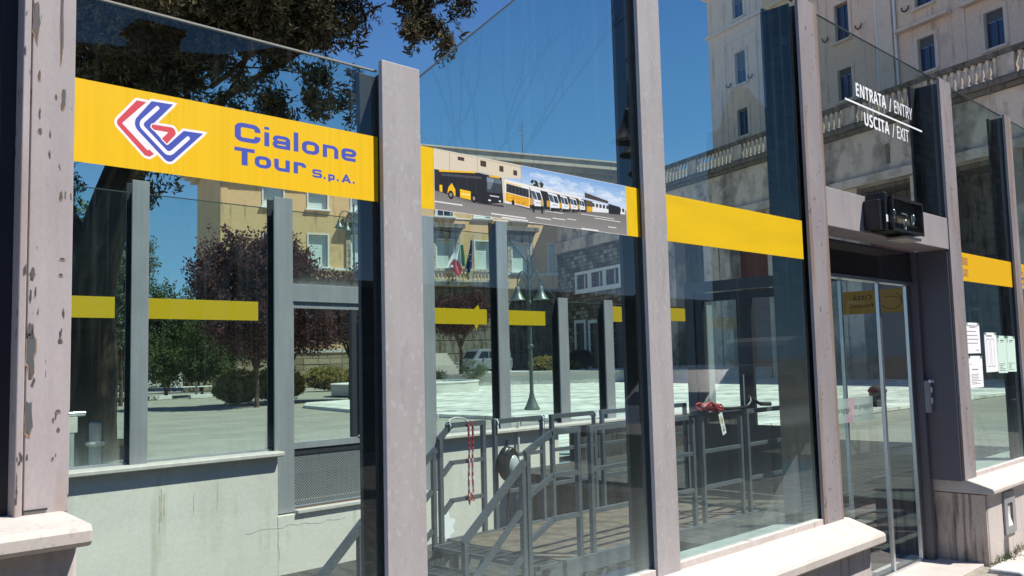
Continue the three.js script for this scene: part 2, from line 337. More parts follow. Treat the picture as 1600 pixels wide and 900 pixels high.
const topEdge = (p, a, b, m = M.glassEdgeDark) => obj('top_edge', [bar([a[0], a[1], ZG], [b[0], b[1], ZG], .011, .005)], m, p);
const BAND = [2.099, 2.321];
function band(p, x0, x1, mat = M.yellow, z = ZG + .004, y = BAND) { return obj('yellow_band', quad(x0, x1, y[0], y[1], z), mat, p); }

// --- lettering of the first band: emblem and company name
function drawBand(x, W, H) {
  x.fillStyle = '#f2c108'; x.fillRect(0, 0, W, H);
  for (let i = 0; i < 260; i++) { x.fillStyle = `rgba(${i % 2 ? '255,235,90' : '190,140,0'},.025)`; x.fillRect(h2(i, 1, 7) * W, 0, 3 + h2(i, 2, 7) * 26, H); }
  const RED = '#d8505a', BLUE = '#4a58b4', WHITE = '#f6f2f4';
  const poly = (p) => { x.beginPath(); p.forEach((q, i) => (i ? x.lineTo(q[0], q[1]) : x.moveTo(q[0], q[1]))); x.closePath(); };
  const rpoly = (p, r) => { x.beginPath(); const n = p.length; for (let i = 0; i < n; i++) { const a = p[(i + n - 1) % n], b = p[i], c = p[(i + 1) % n], q = r[i] || 0; if (!q) { i ? x.lineTo(...b) : x.moveTo(...b); } else { const d1 = Math.hypot(a[0] - b[0], a[1] - b[1]), t = Math.min(q / d1, .49), s = [b[0] + (a[0] - b[0]) * t, b[1] + (a[1] - b[1]) * t]; i ? x.lineTo(...s) : x.moveTo(...s); x.arcTo(b[0], b[1], c[0], c[1], q * .9); } } x.closePath(); };
  const L = [[328, 64], [384, 64], [245, 213], [393, 349], [404, 343], [432, 365], [405, 386], [378, 381], [206, 214]], LR = [0, 0, 6, 0, 0, 0, 14, 22, 34];
  const B = [[415, 52], [545, 48], [408, 206], [511, 302], [611, 197], [734, 194], [523, 412], [298, 206]], BR = [8, 0, 26, 14, 6, 0, 40, 66];
  const K = [[420, 190], [548, 188], [566, 222], [508, 292], [478, 266], [518, 221], [432, 221], [414, 208]], KR = [8, 26, 26, 0, 0, 4, 0, 8];
  x.lineJoin = 'round'; x.fillStyle = x.strokeStyle = WHITE; x.lineWidth = 30;
  rpoly(L, LR); x.stroke(); x.fill(); rpoly(B, BR); x.stroke(); x.fill(); rpoly(K, KR); x.stroke(); x.fill();
  x.lineJoin = 'miter'; rpoly(B, BR); x.lineWidth = 24; x.stroke(); x.lineJoin = 'round';
  poly([[245, 213], [390, 64], [312, 199], [447, 362], [393, 349]]); x.fill(); poly([[420, 215], [520, 215], [508, 300]]); x.fill();
  x.fillStyle = RED; rpoly(L, LR); x.fill();
  x.lineWidth = 22; rpoly(B, BR); x.stroke();
  x.fillStyle = BLUE; rpoly(B, BR); x.fill();
  x.lineWidth = 14; rpoly(K, KR); x.save(); x.stroke(); x.restore(); x.fillStyle = RED; rpoly(K, KR); x.fill();
  x.fillStyle = WHITE; poly([[442, 223], [510, 223], [482, 252]]); x.fill();
  x.lineWidth = 24; x.lineCap = 'round'; x.beginPath(); x.moveTo(450, 86); x.lineTo(368, 176); x.quadraticCurveTo(345, 205, 374, 226); x.lineTo(500, 340); x.quadraticCurveTo(522, 356, 545, 334); x.lineTo(638, 238); x.stroke();
  // letters with square-round bowls
  x.lineCap = 'butt'; x.strokeStyle = BLUE; x.fillStyle = BLUE;
  const rp = (p, r, close) => { x.beginPath(); x.moveTo(...p[0]); for (let i = 1; i < p.length - (close ? 0 : 1); i++) x.arcTo(p[i][0], p[i][1], p[(i + 1) % p.length][0], p[(i + 1) % p.length][1], r); if (close) x.closePath(); else x.lineTo(...p[p.length - 1]); x.stroke(); };
  const glyph = (ch, x0, Y0, x1, Y1, s) => {
    x.save(); x.translate(0, Y0); x.scale(1, .68); const y0 = 0, y1 = (Y1 - Y0) / .68; s = s || 1;                   // s = stroke width
    const h = s / 2, l = x0 + h, r = x1 - h, t = y0 + h, b = y1 - h, m = (y0 + y1) / 2, rad = Math.min(r - l, b - t) * .36, hs = s * .95;
    x.lineWidth = s;
    const hl = (y, a, c) => { x.fillRect(a, y - hs / 2, c - a, hs); };
    if (ch === 'C') { rp([[r, y0 + (y1 - y0) * .40], [r, t], [l, t], [l, b], [r, b], [r, y0 + (y1 - y0) * .62]], rad * .7); }
    else if (ch === 'i') { x.fillRect(x0, y0, x1 - x0, s * .62); x.fillRect(x0, y0 + (y1 - y0) * .28, x1 - x0, (y1 - y0) * .72); }
    else if (ch === 'l') x.fillRect(x0, y0, x1 - x0, y1 - y0);
    else if (ch === 'o') { rp([[(l + r) / 2, t], [r, t], [r, b], [l, b], [l, t]], rad, true); }
    else if (ch === 'n') { x.fillRect(x0, y0, s, y1 - y0); rp([[x0 + s * .5, t], [r, t], [r, y1]], rad); }
    else if (ch === 'u') { x.fillRect(x1 - s, y0, s, y1 - y0); rp([[l, y0], [l, b], [x1 - s * .5, b]], rad); }
    else if (ch === 'r') { x.fillRect(x0, y0, s, y1 - y0); rp([[x0 + s * .5, t], [r, t], [r, t + (y1 - y0) * .26]], rad * .8); }
    else if (ch === 'e') { rp([[l, m + s * .12], [r, m + s * .12], [r, t], [l, t], [l, b], [r + h * .6, b]], rad * .8); }
    else if (ch === 'a') { rp([[l, t + (y1 - y0) * .12], [l, t], [r, t], [r, y1]], rad * .7); rp([[r, m + s * .05], [l, m + s * .05], [l, b], [r, b]], rad * .5); }
    else if (ch === 'T') { x.fillRect(x0, y0, x1 - x0, hs); x.fillRect((x0 + x1) / 2 - h * 1.1, y0, s * 1.1, y1 - y0); }
    else if (ch === 'S') { rp([[r, t + (y1 - y0) * .16], [r, t], [l, t], [l, m], [r, m], [r, b], [l, b], [l, b - (y1 - y0) * .16]], rad * .55); }
    else if (ch === 'p') { x.fillRect(x0, y0, s, y1 - y0); const bb = y0 + (y1 - y0) * .74 - h; rp([[x0 + s * .5, t], [r, t], [r, bb], [x0 + s * .5, bb]], rad * .6); }
    else if (ch === 'A') { x.beginPath(); x.moveTo(x0 + h, y1); x.lineTo((x0 + x1) / 2, y0 + 2); x.lineTo(x1 - h, y1); x.stroke(); hl(y0 + (y1 - y0) * .68, x0 + s, x1 - s); }
    else if (ch === '.') x.fillRect(x0, y0, x1 - x0, y1 - y0);
    x.restore();
  };
  for (const [c, a, b, d, e, s] of [['C', 942, 80, 1121, 202, 42], ['i', 1148, 78, 1184, 205, 42], ['a', 1209, 120, 1338, 207, 34], ['l', 1363, 78, 1399, 207, 36], ['o', 1426, 121, 1560, 210, 36], ['n', 1588, 123, 1713, 211, 34], ['e', 1738, 123, 1864, 211, 34],
    ['T', 940, 240, 1080, 352, 38], ['o', 1080, 275, 1197, 353, 34], ['u', 1219, 276, 1334, 355, 33], ['r', 1362, 276, 1457, 354, 33], ['S', 1504, 305, 1581, 362, 20], ['.', 1592, 348, 1608, 363, 0], ['p', 1630, 324, 1683, 376, 18], ['.', 1698, 350, 1714, 365, 0], ['A', 1736, 312, 1817, 367, 19], ['.', 1830, 351, 1846, 366, 0]]) glyph(c, a, b, d, e, s);
}
// --- the printed photograph of a coach fleet on the second band
function drawBuses(x, W, H) {
  const P = (p) => p.map((q) => [q[0] * W, q[1] * H]);
  const poly = (p, f) => { x.fillStyle = f; x.beginPath(); P(p).forEach((q, i) => (i ? x.lineTo(...q) : x.moveTo(...q))); x.closePath(); x.fill(); };
  let g = x.createLinearGradient(0, 0, 0, H * .6); g.addColorStop(0, '#7ba6d8'); g.addColorStop(1, '#dfe6ee'); x.fillStyle = g; x.fillRect(0, 0, W, H);
  const rr = rng(77);
  for (let i = 0; i < 90; i++) { x.fillStyle = `rgba(250,250,252,${.10 + rr() * .18})`; x.beginPath(); x.ellipse(W * (.45 + rr() * .55), H * (.08 + rr() * .3), 14 + rr() * 70, 5 + rr() * 16, 0, 0, 7); x.fill(); }
  poly([[.40, .35], [.47, .30], [.56, .37], [.75, .42], [1, .5], [1, .62], [.4, .62]], '#8e8f8c');
  for (let i = 0; i < 26; i++) { x.fillStyle = i % 2 ? '#1f2a20' : '#2c3828'; x.beginPath(); x.arc(W * (.452 + rr() * .06), H * (.24 + rr() * .08), 4 + rr() * 9, 0, 7); x.fill(); }
  poly([[.43, .34], [.62, .40], [.62, .45], [.43, .42]], '#5d6152'); poly([[.745, .28], [.885, .37], [.885, .42], [.745, .38]], '#4a4038');
  poly([[0, 0], [.402, 0], [.402, .24], [.318, .28], [.318, .72], [0, .72]], '#d8ccb4'); poly([[0, 0], [.402, 0], [.402, .05], [0, .02]], '#cabda4');
  x.fillStyle = '#8f8572'; for (const u of [.066, .19, .40]) x.fillRect(u * W, 0, 3, H * .4);
  for (const [a, b, c, d] of [[.103, .06, .132, .12], [.205, .05, .232, .15], [.294, .08, .314, .18], [.362, .11, .381, .2]]) { x.fillStyle = '#4a3a34'; x.fillRect(a * W, b * H, (c - a) * W, (d - b) * H); }
  poly([[0, .34], [.022, .34], [.022, .7], [0, .7]], '#2c2b2b'); poly([[.318, .3], [.73, .39], [.73, .46], [.318, .4]], '#e9e7e2');
  g = x.createLinearGradient(0, H * .6, 0, H); g.addColorStop(0, '#777470'); g.addColorStop(1, '#8d8a86'); x.fillStyle = g;
  x.beginPath(); P([[0, .69], [.1, .72], [.4, .72], [1, .58], [1, 1], [0, 1]]).forEach((q, i) => (i ? x.lineTo(...q) : x.moveTo(...q))); x.fill();
  for (let i = 0; i < 500; i++) { x.fillStyle = `rgba(${rr() < .5 ? '40,40,40' : '200,200,200'},.07)`; x.fillRect(rr() * W, H * (.74 + rr() * .26), 6 + rr() * 40, 2); }
  // parked vans and far coaches
  for (const [a, b, t, bt] of [[.885, .99, .44, .58], [.785, .89, .43, .60]]) { poly([[a, t], [b, t + .03], [b, bt], [a, bt + .03]], '#e6e8ea'); for (let k = 0; k < 5; k++) { const u = a + (b - a) * (k + .15) / 5; x.fillStyle = '#39434e'; x.fillRect(u * W, (t + .03) * H, (b - a) * W * .13, H * .07); } }
  poly([[.886, .42], [.96, .45], [.96, .60], [.886, .62]], '#23262b'); poly([[.745, .42], [.79, .43], [.785, .64], [.745, .66]], '#5b5240'); poly([[.755, .54], [.79, .54], [.785, .63], [.755, .65]], '#e0a41c');
  poly([[.44, .38], [.75, .43], [.75, .66], [.44, .74]], '#25272c');
  for (const [a, b, t, bt] of [[.705, .745, .42, .655], [.652, .702, .415, .675], [.600, .652, .405, .70], [.532, .600, .395, .715], [.440, .512, .375, .735]]) {
    const q = b - a, m = bt - t; poly([[a, t], [a + q * .8, t + .02], [b, t + m * .55], [b, bt - m * .1], [a + q * .25, bt], [a + q * .2, t + m * .5]], '#e9ebee');
    poly([[a + q * .10, t + m * .12], [a + q * .42, t + m * .15], [a + q * .58, t + m * .55], [a + q * .28, t + m * .52]], '#46586b'); poly([[a + q * .47, t + m * .15], [a + q * .78, t + m * .18], [a + q * .95, t + m * .56], [a + q * .63, t + m * .55]], '#2e3a47');
    poly([[a + q * .30, t + m * .64], [b, t + m * .64], [b, t + m * .74], [a + q * .30, t + m * .76]], '#c4c8cf'); poly([[a + q * .28, bt - m * .12], [b, bt - m * .16], [b, bt], [a + q * .28, bt + .01]], '#26272b');
    x.fillStyle = '#ffffff'; x.fillRect((a + q * .32) * W, (t + m * .66) * H, W * q * .12, H * m * .07); x.fillRect((b - q * .14) * W, (t + m * .66) * H, W * q * .12, H * m * .07);
    poly([[a - q * .02, t], [a + q * .08, t + .01], [a + q * .22, t + m * .5], [a + q * .22, bt - m * .1], [a - q * .02, bt - m * .12]], '#3a332a'); poly([[a - q * .02, t + m * .5], [a + q * .18, t + m * .5], [a + q * .2, bt - m * .14], [a - q * .02, bt - m * .16]], '#d79c1f');
  }
  // second coach: white with orange skirt
  poly([[.322, .345], [.442, .385], [.44, .745], [.319, .69]], '#ececea'); poly([[.326, .37], [.438, .41], [.438, .56], [.325, .52]], '#2a2b31');
  poly([[.322, .53], [.438, .57], [.437, .73], [.320, .68]], '#e3a51e'); for (let i = 0; i < 40; i++) { x.fillStyle = i % 2 ? '#a8661a' : '#f3cf5a'; x.fillRect(W * (.325 + rr() * .105), H * (.55 + rr() * .13), 4 + rr() * 10, 3 + rr() * 6); }
  poly([[.322, .345], [.40, .37], [.40, .385], [.322, .36]], '#f0c22a');
  x.fillStyle = '#1a1a1c'; x.beginPath(); x.ellipse(.357 * W, .69 * H, W * .007, H * .045, 0, 0, 7); x.fill();
  // first coach: black with yellow
  poly([[.022, .345], [.225, .26], [.304, .29], [.31, .72], [.225, .79], [.16, .775], [.022, .70]], '#232227'); poly([[.022, .335], [.10, .30], [.18, .265], [.18, .29], [.022, .37]], '#f1bd12'); poly([[.176, .262], [.225, .25], [.304, .283], [.225, .28]], '#b9bcc4');
  poly([[.232, .31], [.302, .325], [.303, .56], [.232, .58]], '#3a434b'); poly([[.232, .31], [.302, .325], [.302, .40], [.232, .40]], '#5d6f7c'); poly([[.022, .58], [.034, .58], [.034, .70], [.022, .69]], '#f0be17'); poly([[.06, .60], [.075, .52], [.09, .62], [.09, .73], [.055, .70]], '#f0be17'); poly([[.11, .60], [.158, .61], [.158, .76], [.11, .74]], '#f0be17');
  for (const u of [.07, .172]) { x.fillStyle = '#111'; x.beginPath(); x.ellipse(u * W, .72 * H, W * .012, H * .07, 0, 0, 7); x.fill(); x.fillStyle = '#8b8b8b'; x.beginPath(); x.ellipse(u * W, .72 * H, W * .006, H * .035, 0, 0, 7); x.fill(); }
  x.fillStyle = '#eef2f4'; x.fillRect(.238 * W, .70 * H, W * .012, H * .025); x.fillRect(.288 * W, .69 * H, W * .010, H * .025);
  for (const [u, f] of [[.455, '#b8aca0'], [.50, '#caa14a']]) { x.fillStyle = f; x.fillRect(u * W, .54 * H, W * .010, H * .15); x.fillStyle = '#2a2625'; x.fillRect(u * W, .67 * H, W * .010, H * .14); }
  for (let k = 1; k < 5; k++) { x.strokeStyle = 'rgba(120,125,135,.55)'; x.lineWidth = 2; x.beginPath(); x.moveTo((.022 + k * .040) * W, (.37 - k * .012) * H); x.lineTo((.022 + k * .040) * W, (.60 + k * .012) * H); x.stroke(); }
  poly([[.03, .39], [.21, .33], [.21, .37], [.03, .43]], 'rgba(130,140,155,.35)'); poly([[.235, .33], [.27, .335], [.25, .52], [.235, .53]], 'rgba(190,205,215,.35)');
  x.strokeStyle = '#0f0f12'; x.lineWidth = 3; x.beginPath(); x.moveTo(.268 * W, .32 * H); x.lineTo(.268 * W, .57 * H); x.moveTo(.24 * W, .60 * H); x.lineTo(.30 * W, .58 * H); x.stroke();
  x.fillStyle = '#f4e9b8'; for (let i = 0; i < 5; i++) x.fillRect((.115 + i * .008) * W, .66 * H, W * .005, H * .03); x.fillStyle = '#c9cdd4'; x.fillRect(.246 * W, .62 * H, W * .044, H * .02); x.fillStyle = '#e8b020'; x.fillRect(.244 * W, .275 * H, W * .05, H * .035);
  for (let k = 0; k < 6; k++) { x.strokeStyle = 'rgba(235,235,235,.5)'; x.lineWidth = 2; x.beginPath(); x.moveTo((.335 + k * .018) * W, (.375 + k * .006) * H); x.lineTo((.335 + k * .018) * W, (.53 + k * .006) * H); x.stroke(); }
  for (const [a, b] of [[.46, .73], [.56, .715], [.62, .69], [.675, .67]]) { x.fillStyle = '#18181b'; x.beginPath(); x.ellipse(a * W, b * H, W * .006, H * .035, 0, 0, 7); x.fill(); }
  poly([[.03, .74], [.16, .80], [.31, .80], [.31, .76], [.16, .79]], 'rgba(20,20,22,.55)'); poly([[.33, .72], [.44, .77], [.70, .70], [.70, .685], [.44, .745]], 'rgba(20,20,22,.5)');
  for (let i = 0; i < 2600; i++) { x.fillStyle = `rgba(${rr() < .5 ? '0,0,0' : '255,255,255'},.06)`; x.fillRect(rr() * W, rr() * H, 2 + rr() * 7, 1 + rr() * 4); }
  for (const [a, b, c, d] of [[.0, .885, .12, .02], [.25, .955, .17, .02], [.30, .995, .13, .02], [.47, .915, .08, .018], [.56, .885, .07, .016], [.64, .86, .05, .014], [.88, .90, .05, .016], [.72, 1.0, .10, .03], [.52, .775, .10, .01], [.72, .73, .2, .012], [.80, .77, .16, .012]]) { x.fillStyle = 'rgba(240,240,238,.9)'; x.fillRect(a * W, (b - .03) * H, c * W, d * H); }
  x.strokeStyle = '#f4f4f4'; x.lineWidth = 3; x.strokeRect(1, 1, W - 2, H - 2);
}
const matBand = std(1, 1, 1, .42), matBuses = std(1, 1, 1, .42);
matBand.map = canvas(2048, 471, drawBand); matBuses.map = canvas(2048, 408, drawBuses);

{ // pane 1: low, with the company band
  const p = glassPane([[.80, .60], [1.88, .60], [1.88, 2.548], [.80, 2.548]]);
  topEdge(p, [.815, 2.549], [1.795, 2.549], M.glassEdge);
  obj('yellow_band', quad(.83, .83 + 2048 / 2122, 2.321 - 471 / 2122, 2.321, ZG + .004), matBand, p, 'yellow band with red, white and blue emblem and company name');
  obj('band_edge', quad(.806, .83, BAND[0], BAND[1], ZG + .004), M.yellow, p);
}
{ // pane 2: top edge climbs from the low post to the tall one
  const p = glassPane([[1.88, .60], [3.33, .60], [3.33, 3.66], [3.25, 3.645], [1.96, 2.548], [1.88, 2.48]]);
  topEdge(p, [1.96, 2.549], [3.25, 3.647]);
  const b = band(p, 1.96, 2.040);
  obj('bus_print', quad(2.041, 3.152, BAND[0], BAND[1], ZG + .0045), matBuses, b, 'printed photograph of a fleet of parked yellow and white coaches');
  obj('yellow_end', quad(3.153, 3.25, BAND[0], BAND[1], ZG + .004), M.yellow, b);
}
{ // pane 3
  const p = glassPane([[3.33, .60], [4.94, .60], [4.94, 3.63], [3.33, 3.63]]);
  topEdge(p, [3.42, 3.631], [4.824, 3.631]); band(p, 3.425, 4.79);
  // dark reflecting cheek of the door post
  obj('glass_fin', [bx(4.808, 4.816, .61, 3.62, -.215, -.03)], std(.012, .015, .02, .05, { ior: 1.8 }), p);
  // torn film left in the lower corner
  const film = std(.55, .60, .58, .5, { transparent: true, opacity: .10 }); obj('film_patch', pane([[4.18, .72], [4.62, .70], [4.60, 1.02]], ZG + .003), film, p, 'triangular remnant of film stuck on the glass');
}
const font = await new FontLoader().loadAsync('fonts/droid/droid_sans_bold.typeface.json');
const fontR = await new FontLoader().loadAsync('fonts/droid/droid_sans_regular.typeface.json');
function letters(str, f, x0, x1, y0, h) {         // flat cut letters fitted between x0 and x1
  const g = new TextGeometry(str, { font: f, size: 1, depth: .01, curveSegments: 5 }); g.computeBoundingBox(); const b = g.boundingBox;
  g.translate(-b.min.x, -b.min.y, 0); g.scale((x1 - x0) / (b.max.x - b.min.x), h / (b.max.y - b.min.y), .1); g.translate(x0, y0, ZG + .002); return strip(g);
}
{ // pane 4 over the entrance
  const p = glassPane([[4.94, 2.56], [7.19, 2.56], [7.19, 3.63], [4.94, 3.63]], M.glassClean);
  topEdge(p, [5.063, 3.631], [7.07, 3.631]);
  const w = std(.92, .92, .92, .6);
  obj('lettering', [letters('ENTRATA', font, 5.630, 6.105, 3.222, .088), letters('/', fontR, 6.155, 6.20, 3.212, .10), letters('ENTRY', fontR, 6.245, 6.565, 3.222, .088),
    letters('USCITA', font, 5.735, 6.135, 3.045, .088), letters('/', fontR, 6.185, 6.225, 3.035, .10), letters('EXIT', fontR, 6.27, 6.475, 3.045, .088), bx(5.46, 6.735, 3.164, 3.176, ZG + .002, ZG + .003)], w, p, 'white cut lettering for entry and exit over the door');
}
function sticker(str, w = 512, h = 256, color = '#6d3f6a', bg = '#edb70a') {
  const m = std(1, 1, 1, .45);
  m.map = canvas(w, h, (x) => { x.fillStyle = bg; x.fillRect(0, 0, w, h); x.fillStyle = color; str(x, w, h); });
  return m;
}
{ // pane 5, right of the entrance, with notices
  const p = glassPane([[7.19, .60], [8.72, .60], [8.72, 3.63], [7.19, 3.63]]);
  topEdge(p, [7.312, 3.631], [8.635, 3.631]);
  const m = sticker((x, w, h) => { x.font = 'bold 96px sans-serif'; x.save(); x.translate(18, 112); x.scale(.40, 1); x.fillText('ASCENSORE', 0, 0); x.restore(); x.save(); x.translate(22, 216); x.scale(.40, 1); x.fillText('INCLINATO', 0, 0); x.restore(); }, 1536, 256);
  obj('yellow_band', quad(7.318, 8.635, BAND[0], BAND[1], ZG + .004), m, p, 'yellow band with narrow purple lettering for the inclined lift');
}
{
  const p = glassPane([[8.72, .60], [10.14, .60], [10.14, 3.63], [8.72, 3.63]]); topEdge(p, [8.81, 3.631], [10.05, 3.631]);
  const m = sticker((x, w, h) => { x.strokeStyle = '#6d3f6a'; x.lineWidth = 16; x.beginPath(); x.arc(118, 150, 66, 0, 7); x.stroke(); x.fillStyle = '#3f4a9a'; x.beginPath(); x.arc(110, 46, 20, 0, 7); x.fill(); x.fillRect(96, 70, 26, 90); x.fillRect(96, 140, 80, 20); }, 1536, 256);
  obj('yellow_band', quad(8.815, 10.05, BAND[0], BAND[1], ZG + .004), m, p);
  glassPane([[10.14, .60], [11.6, .60], [11.6, 3.63], [10.14, 3.63]]);
}
obj('bottom_channel', [bx(.84, 1.795, .6, .638, -.03, .012, .003), bx(1.96, 3.248, .6, .638, -.03, .012, .003), bx(3.42, 4.824, .6, .638, -.03, .012, .003), bx(7.312, 8.635, .6, .638, -.03, .012, .003), bx(8.81, 10.05, .6, .638, -.03, .012, .003), bx(10.225, 11.5, .6, .638, -.03, .012, .003)], M.wallFront, front);
obj('door_lintel', [bx(5.063, 7.07, 2.318, 2.555, -.20, .012, .004)], M.lintel, front, 'grey steel lintel over the entrance');

// ================================================================ entrance: sliding door in a recess
{
  const t = thing('sliding_door', 'glass sliding door in the dark recess under the steel lintel', 'door');
  obj('transom', [bx(5.10, 7.0, 2.085, 2.318, -.262, -.25)], std(.035, .03, .032, .08, { ior: 1.7 }), t, 'dark glossy panel above the door glass');
  obj('header', [bx(5.08, 7.03, 2.06, 2.085, -.31, -.235, .004)], M.steel, t);
  obj('side_jamb', [bx(7.0, 7.06, .0, 2.318, -.30, -.21, .004), bx(7.05, 7.08, .6, 2.318, -.26, -.0)], std(.13, .12, .13, .5), t);
  const door = (x0, x1, z, l) => {
    const d = obj('door_leaf', [bx(x0, x0 + .012, .03, 2.06, z - .012, z + .012), bx(x1 - .018, x1, .03, 2.06, z - .014, z + .014, .004)], M.steel, t, l);
    obj('glass_pane', quad(x0 + .012, x1 - .018, .03, 2.06, z), M.glassClean, d);
    return d;
  };
  door(5.10, 5.95, -.335); door(5.62, 6.42, -.275, 'middle sliding leaf'); door(6.42, 6.93, -.275);
  const e = obj('end_stile', [bx(6.93, 7.0, .03, 2.06, -.29, -.262, .003)], std(.55, .56, .56, .06, { metalness: 1 }), t, 'polished steel end stile');
  obj('lock_box', [bx(7.0, 7.045, 1.10, 1.34, -.21, -.165, .006)], M.backPost, e);
  obj('latch', [rod([6.99, 1.335, -.16], [7.05, 1.335, -.16], .012), bx(7.012, 7.03, 1.25, 1.29, -.165, -.158), bx(7.012, 7.03, 1.17, 1.21, -.165, -.158)], M.white, e);
  const m = std(1, 1, 1, .3, { transparent: true, opacity: .85 });
  m.map = canvas(1024, 256, (x, w, h) => { const g = x.createLinearGradient(0, 0, w, h); g.addColorStop(0, '#b9bdb8'); g.addColorStop(.38, '#93ada5'); g.addColorStop(.52, '#b08a98'); g.addColorStop(.62, '#93a8a0'); g.addColorStop(1, '#7d8f8c'); x.fillStyle = g; x.fillRect(0, 0, w, h); x.fillStyle = '#26292b'; x.font = 'bold 74px sans-serif'; x.fillText('ukno progigci', 30, 150); x.fillText('no progigci', 590, 126); x.font = '30px sans-serif'; x.fillText('ıııı   ıı ıııııııı', 600, 210); });
  obj('door_strip', quad(5.50, 6.22, 1.10, 1.26, -.27), m, t, 'pearly strip with dark lettering stuck across the door glass');
  obj('threshold', [bx(5.10, 7.10, -.02, .012, -.42, .10, .004)], M.sill, t);
  obj('runner', [bx(5.10, 7.0, .012, .03, -.345, -.26)], M.steel, t);
}
{ // black floodlight fixed on the lintel
  const t = thing('floodlight', 'black box floodlight with clear front fixed on the door lintel', 'floodlight', [5.68, 2.33, .014]);
  obj('housing', [bx(.0, .50, .0, .215, .0, .012), bx(0, .012, 0, .215, .0, .14), bx(.488, .5, 0, .215, 0, .14), bx(0, .5, .203, .215, 0, .14), bx(0, .5, 0, .012, 0, .14)], M.black, t);
  obj('rear_box', [bx(-.10, 0, .0, .19, 0, .10, .006), bx(-.05, .0, .0, .240, .0, .12, .006)], M.black, t);
  obj('rim', extr(rect(-.004, .504, -.004, .219), .010, [rect(.014, .486, .014, .201)]), M.black, t).position.z = .138;
  obj('front_glass', quad(.01, .49, .01, .205, .142), M.glassClean, t);
  obj('reflector', [bx(.012, .488, .012, .203, .095, .100), bar([.03, .145, .108], [.47, .145, .108], .012, .006), bar([.03, .060, .108], [.47, .060, .108], .012, .006)], std(.085, .058, .050, .3), t);
  obj('painted_reflection', [bx(.17, .44, .045, .095, .100, .104, .002)], std(.20, .14, .085, .4), t);  // lighter brown patch painted as a reflection low in the front glass
  for (const [x, y] of [[.085, .105], [.27, .055], [.405, .100]]) { const b = obj('bulb', strip(new THREE.SphereGeometry(1, 12, 8)).scale(.016, .026, .012).translate(x, y + .012, .118), M.steel, t); obj('socket', strip(new THREE.TorusGeometry(.016, .005, 6, 14)).scale(1, 1.7, 1).translate(x, y, .112), M.white, b); }
  obj('shade_strip', [bx(.235, .315, .128, .138, .104, .110)], M.white, t);
  obj('rating_label', [bx(-.046, -.006, .05, .095, .120, .1215)], M.white, t, 'small white label on the side of the floodlight');
  obj('bracket', [bx(.23, .50, -.035, -.02, .0, .13)], M.sill, t);
}
{ // notices behind the right pane
  const paper = (label, x0, x1, y0, y1, tilt, kind, z) => {
    const m = std(kind === 2 ? .62 : .88, kind === 2 ? .80 : .88, kind === 2 ? .70 : .90, .85);
    m.map = canvas(256, 360, (x, w, h) => {
      x.fillStyle = '#ffffff'; x.fillRect(0, 0, w, h); const r = rng(Math.round(x0 * 1000)); x.fillStyle = '#3a3b40';
      if (kind === 0) { x.fillRect(30, 34, 190, 9); x.fillRect(70, 52, 110, 7); for (let i = 0; i < 4; i++) x.fillRect(16, 100 + i * 46, 150 + r() * 70, 7); x.fillRect(170, 320, 50, 8); }
      if (kind === 1) { x.fillRect(28, 92, 26, 6); x.fillRect(60, 150, 110, 9); for (let i = 0; i < 7; i++) x.fillRect(24 + r() * 26, 206 + i * 18, 80 + r() * 100, 5); }
      if (kind === 2) { x.fillRect(20, 26, 16, 40); x.fillRect(90, 40, 110, 9); x.fillRect(90, 58, 70, 6); for (let i = 0; i < 5; i++) x.fillRect(30, 270 + i * 16, 60 + r() * 130, 5); }
      if (kind === 3) { x.strokeStyle = '#777'; x.lineWidth = 5; x.strokeRect(40, 60, 60, 250); x.strokeRect(130, 60, 60, 250); x.fillRect(40, 26, 120, 10); }
    });
    const t = thing('notice', label, 'notice', [(x0 + x1) / 2, (y0 + y1) / 2, z]); t.rotation.z = tilt;
    const w = x1 - x0, h = y1 - y0; obj('sheet', quad(-w / 2, w / 2, -h / 2, h / 2, 0), m, t);
    for (const sx of [-1, 1]) obj('tape', bx(sx * (w / 2 - .02) - .03, sx * (w / 2 - .02) + .03, h / 2 - .02, h / 2 + .008, .0005, .001), M.glassClean, t);
  };
  paper('white printed notice nearest the door post, upper of two', 7.375, 7.69, 1.535, 1.775, 0, 0, ZG + .003);
  paper('white printed notice nearest the door post, lower of two', 7.385, 7.705, 1.268, 1.515, -.01, 1, ZG + .003);
  paper('white sheet with two columns in a plastic sleeve on the glass', 7.79, 8.09, 1.38, 1.70, .0, 3, ZG + .004);
  paper('pale green notice beside the plastic sleeve', 8.10, 8.335, 1.365, 1.675, -.02, 2, ZG + .003);
  paper('pale green notice nearest the far post of the pane', 8.34, 8.575, 1.37, 1.672, -.02, 2, ZG + .003);
}

// ================================================================ back of the pit: concrete wall and the rear glass wall
const ZB = -6.95;
const backWall = thing('concrete_wall', 'stained pale concrete wall at the back of the pit under the rear glass', 'wall');
obj('wall_body', [bx(-2.9, 5.46, -.95, .552, -7.15, -6.90, .006), bx(5.46, 7.92, -.95, -.135, -7.15, -6.90, .006), bx(7.92, 10.28, -.95, .552, -7.15, -6.90, .006)], M.concBack, backWall);
obj('shaded_wall_body', [bx(10.80, 16, -.95, .552, -7.15, -6.90, .006), bx(10.28, 10.80, -.95, -.26, -7.15, -6.90)], M.concDark, backWall, 'stretch of the wall coloured dark for its shade');  // same concrete, its shade put into the dark colour
obj('sill', [sillGeo(-2.9, 5.49, .60, .10, .004, .04, -.2).translate(0, 0, -6.9), sillGeo(7.90, 16, .60, .10, .004, .04, -.2).translate(0, 0, -6.9)], M.sill, backWall);
obj('door_sill', [bx(5.70, 7.66, -.135, -.095, -7.12, -6.86, .006)], M.sill, backWall);
obj('opening_pane', quad(10.28, 10.80, -.26, .552, -7.0), M.glassClean, backWall);
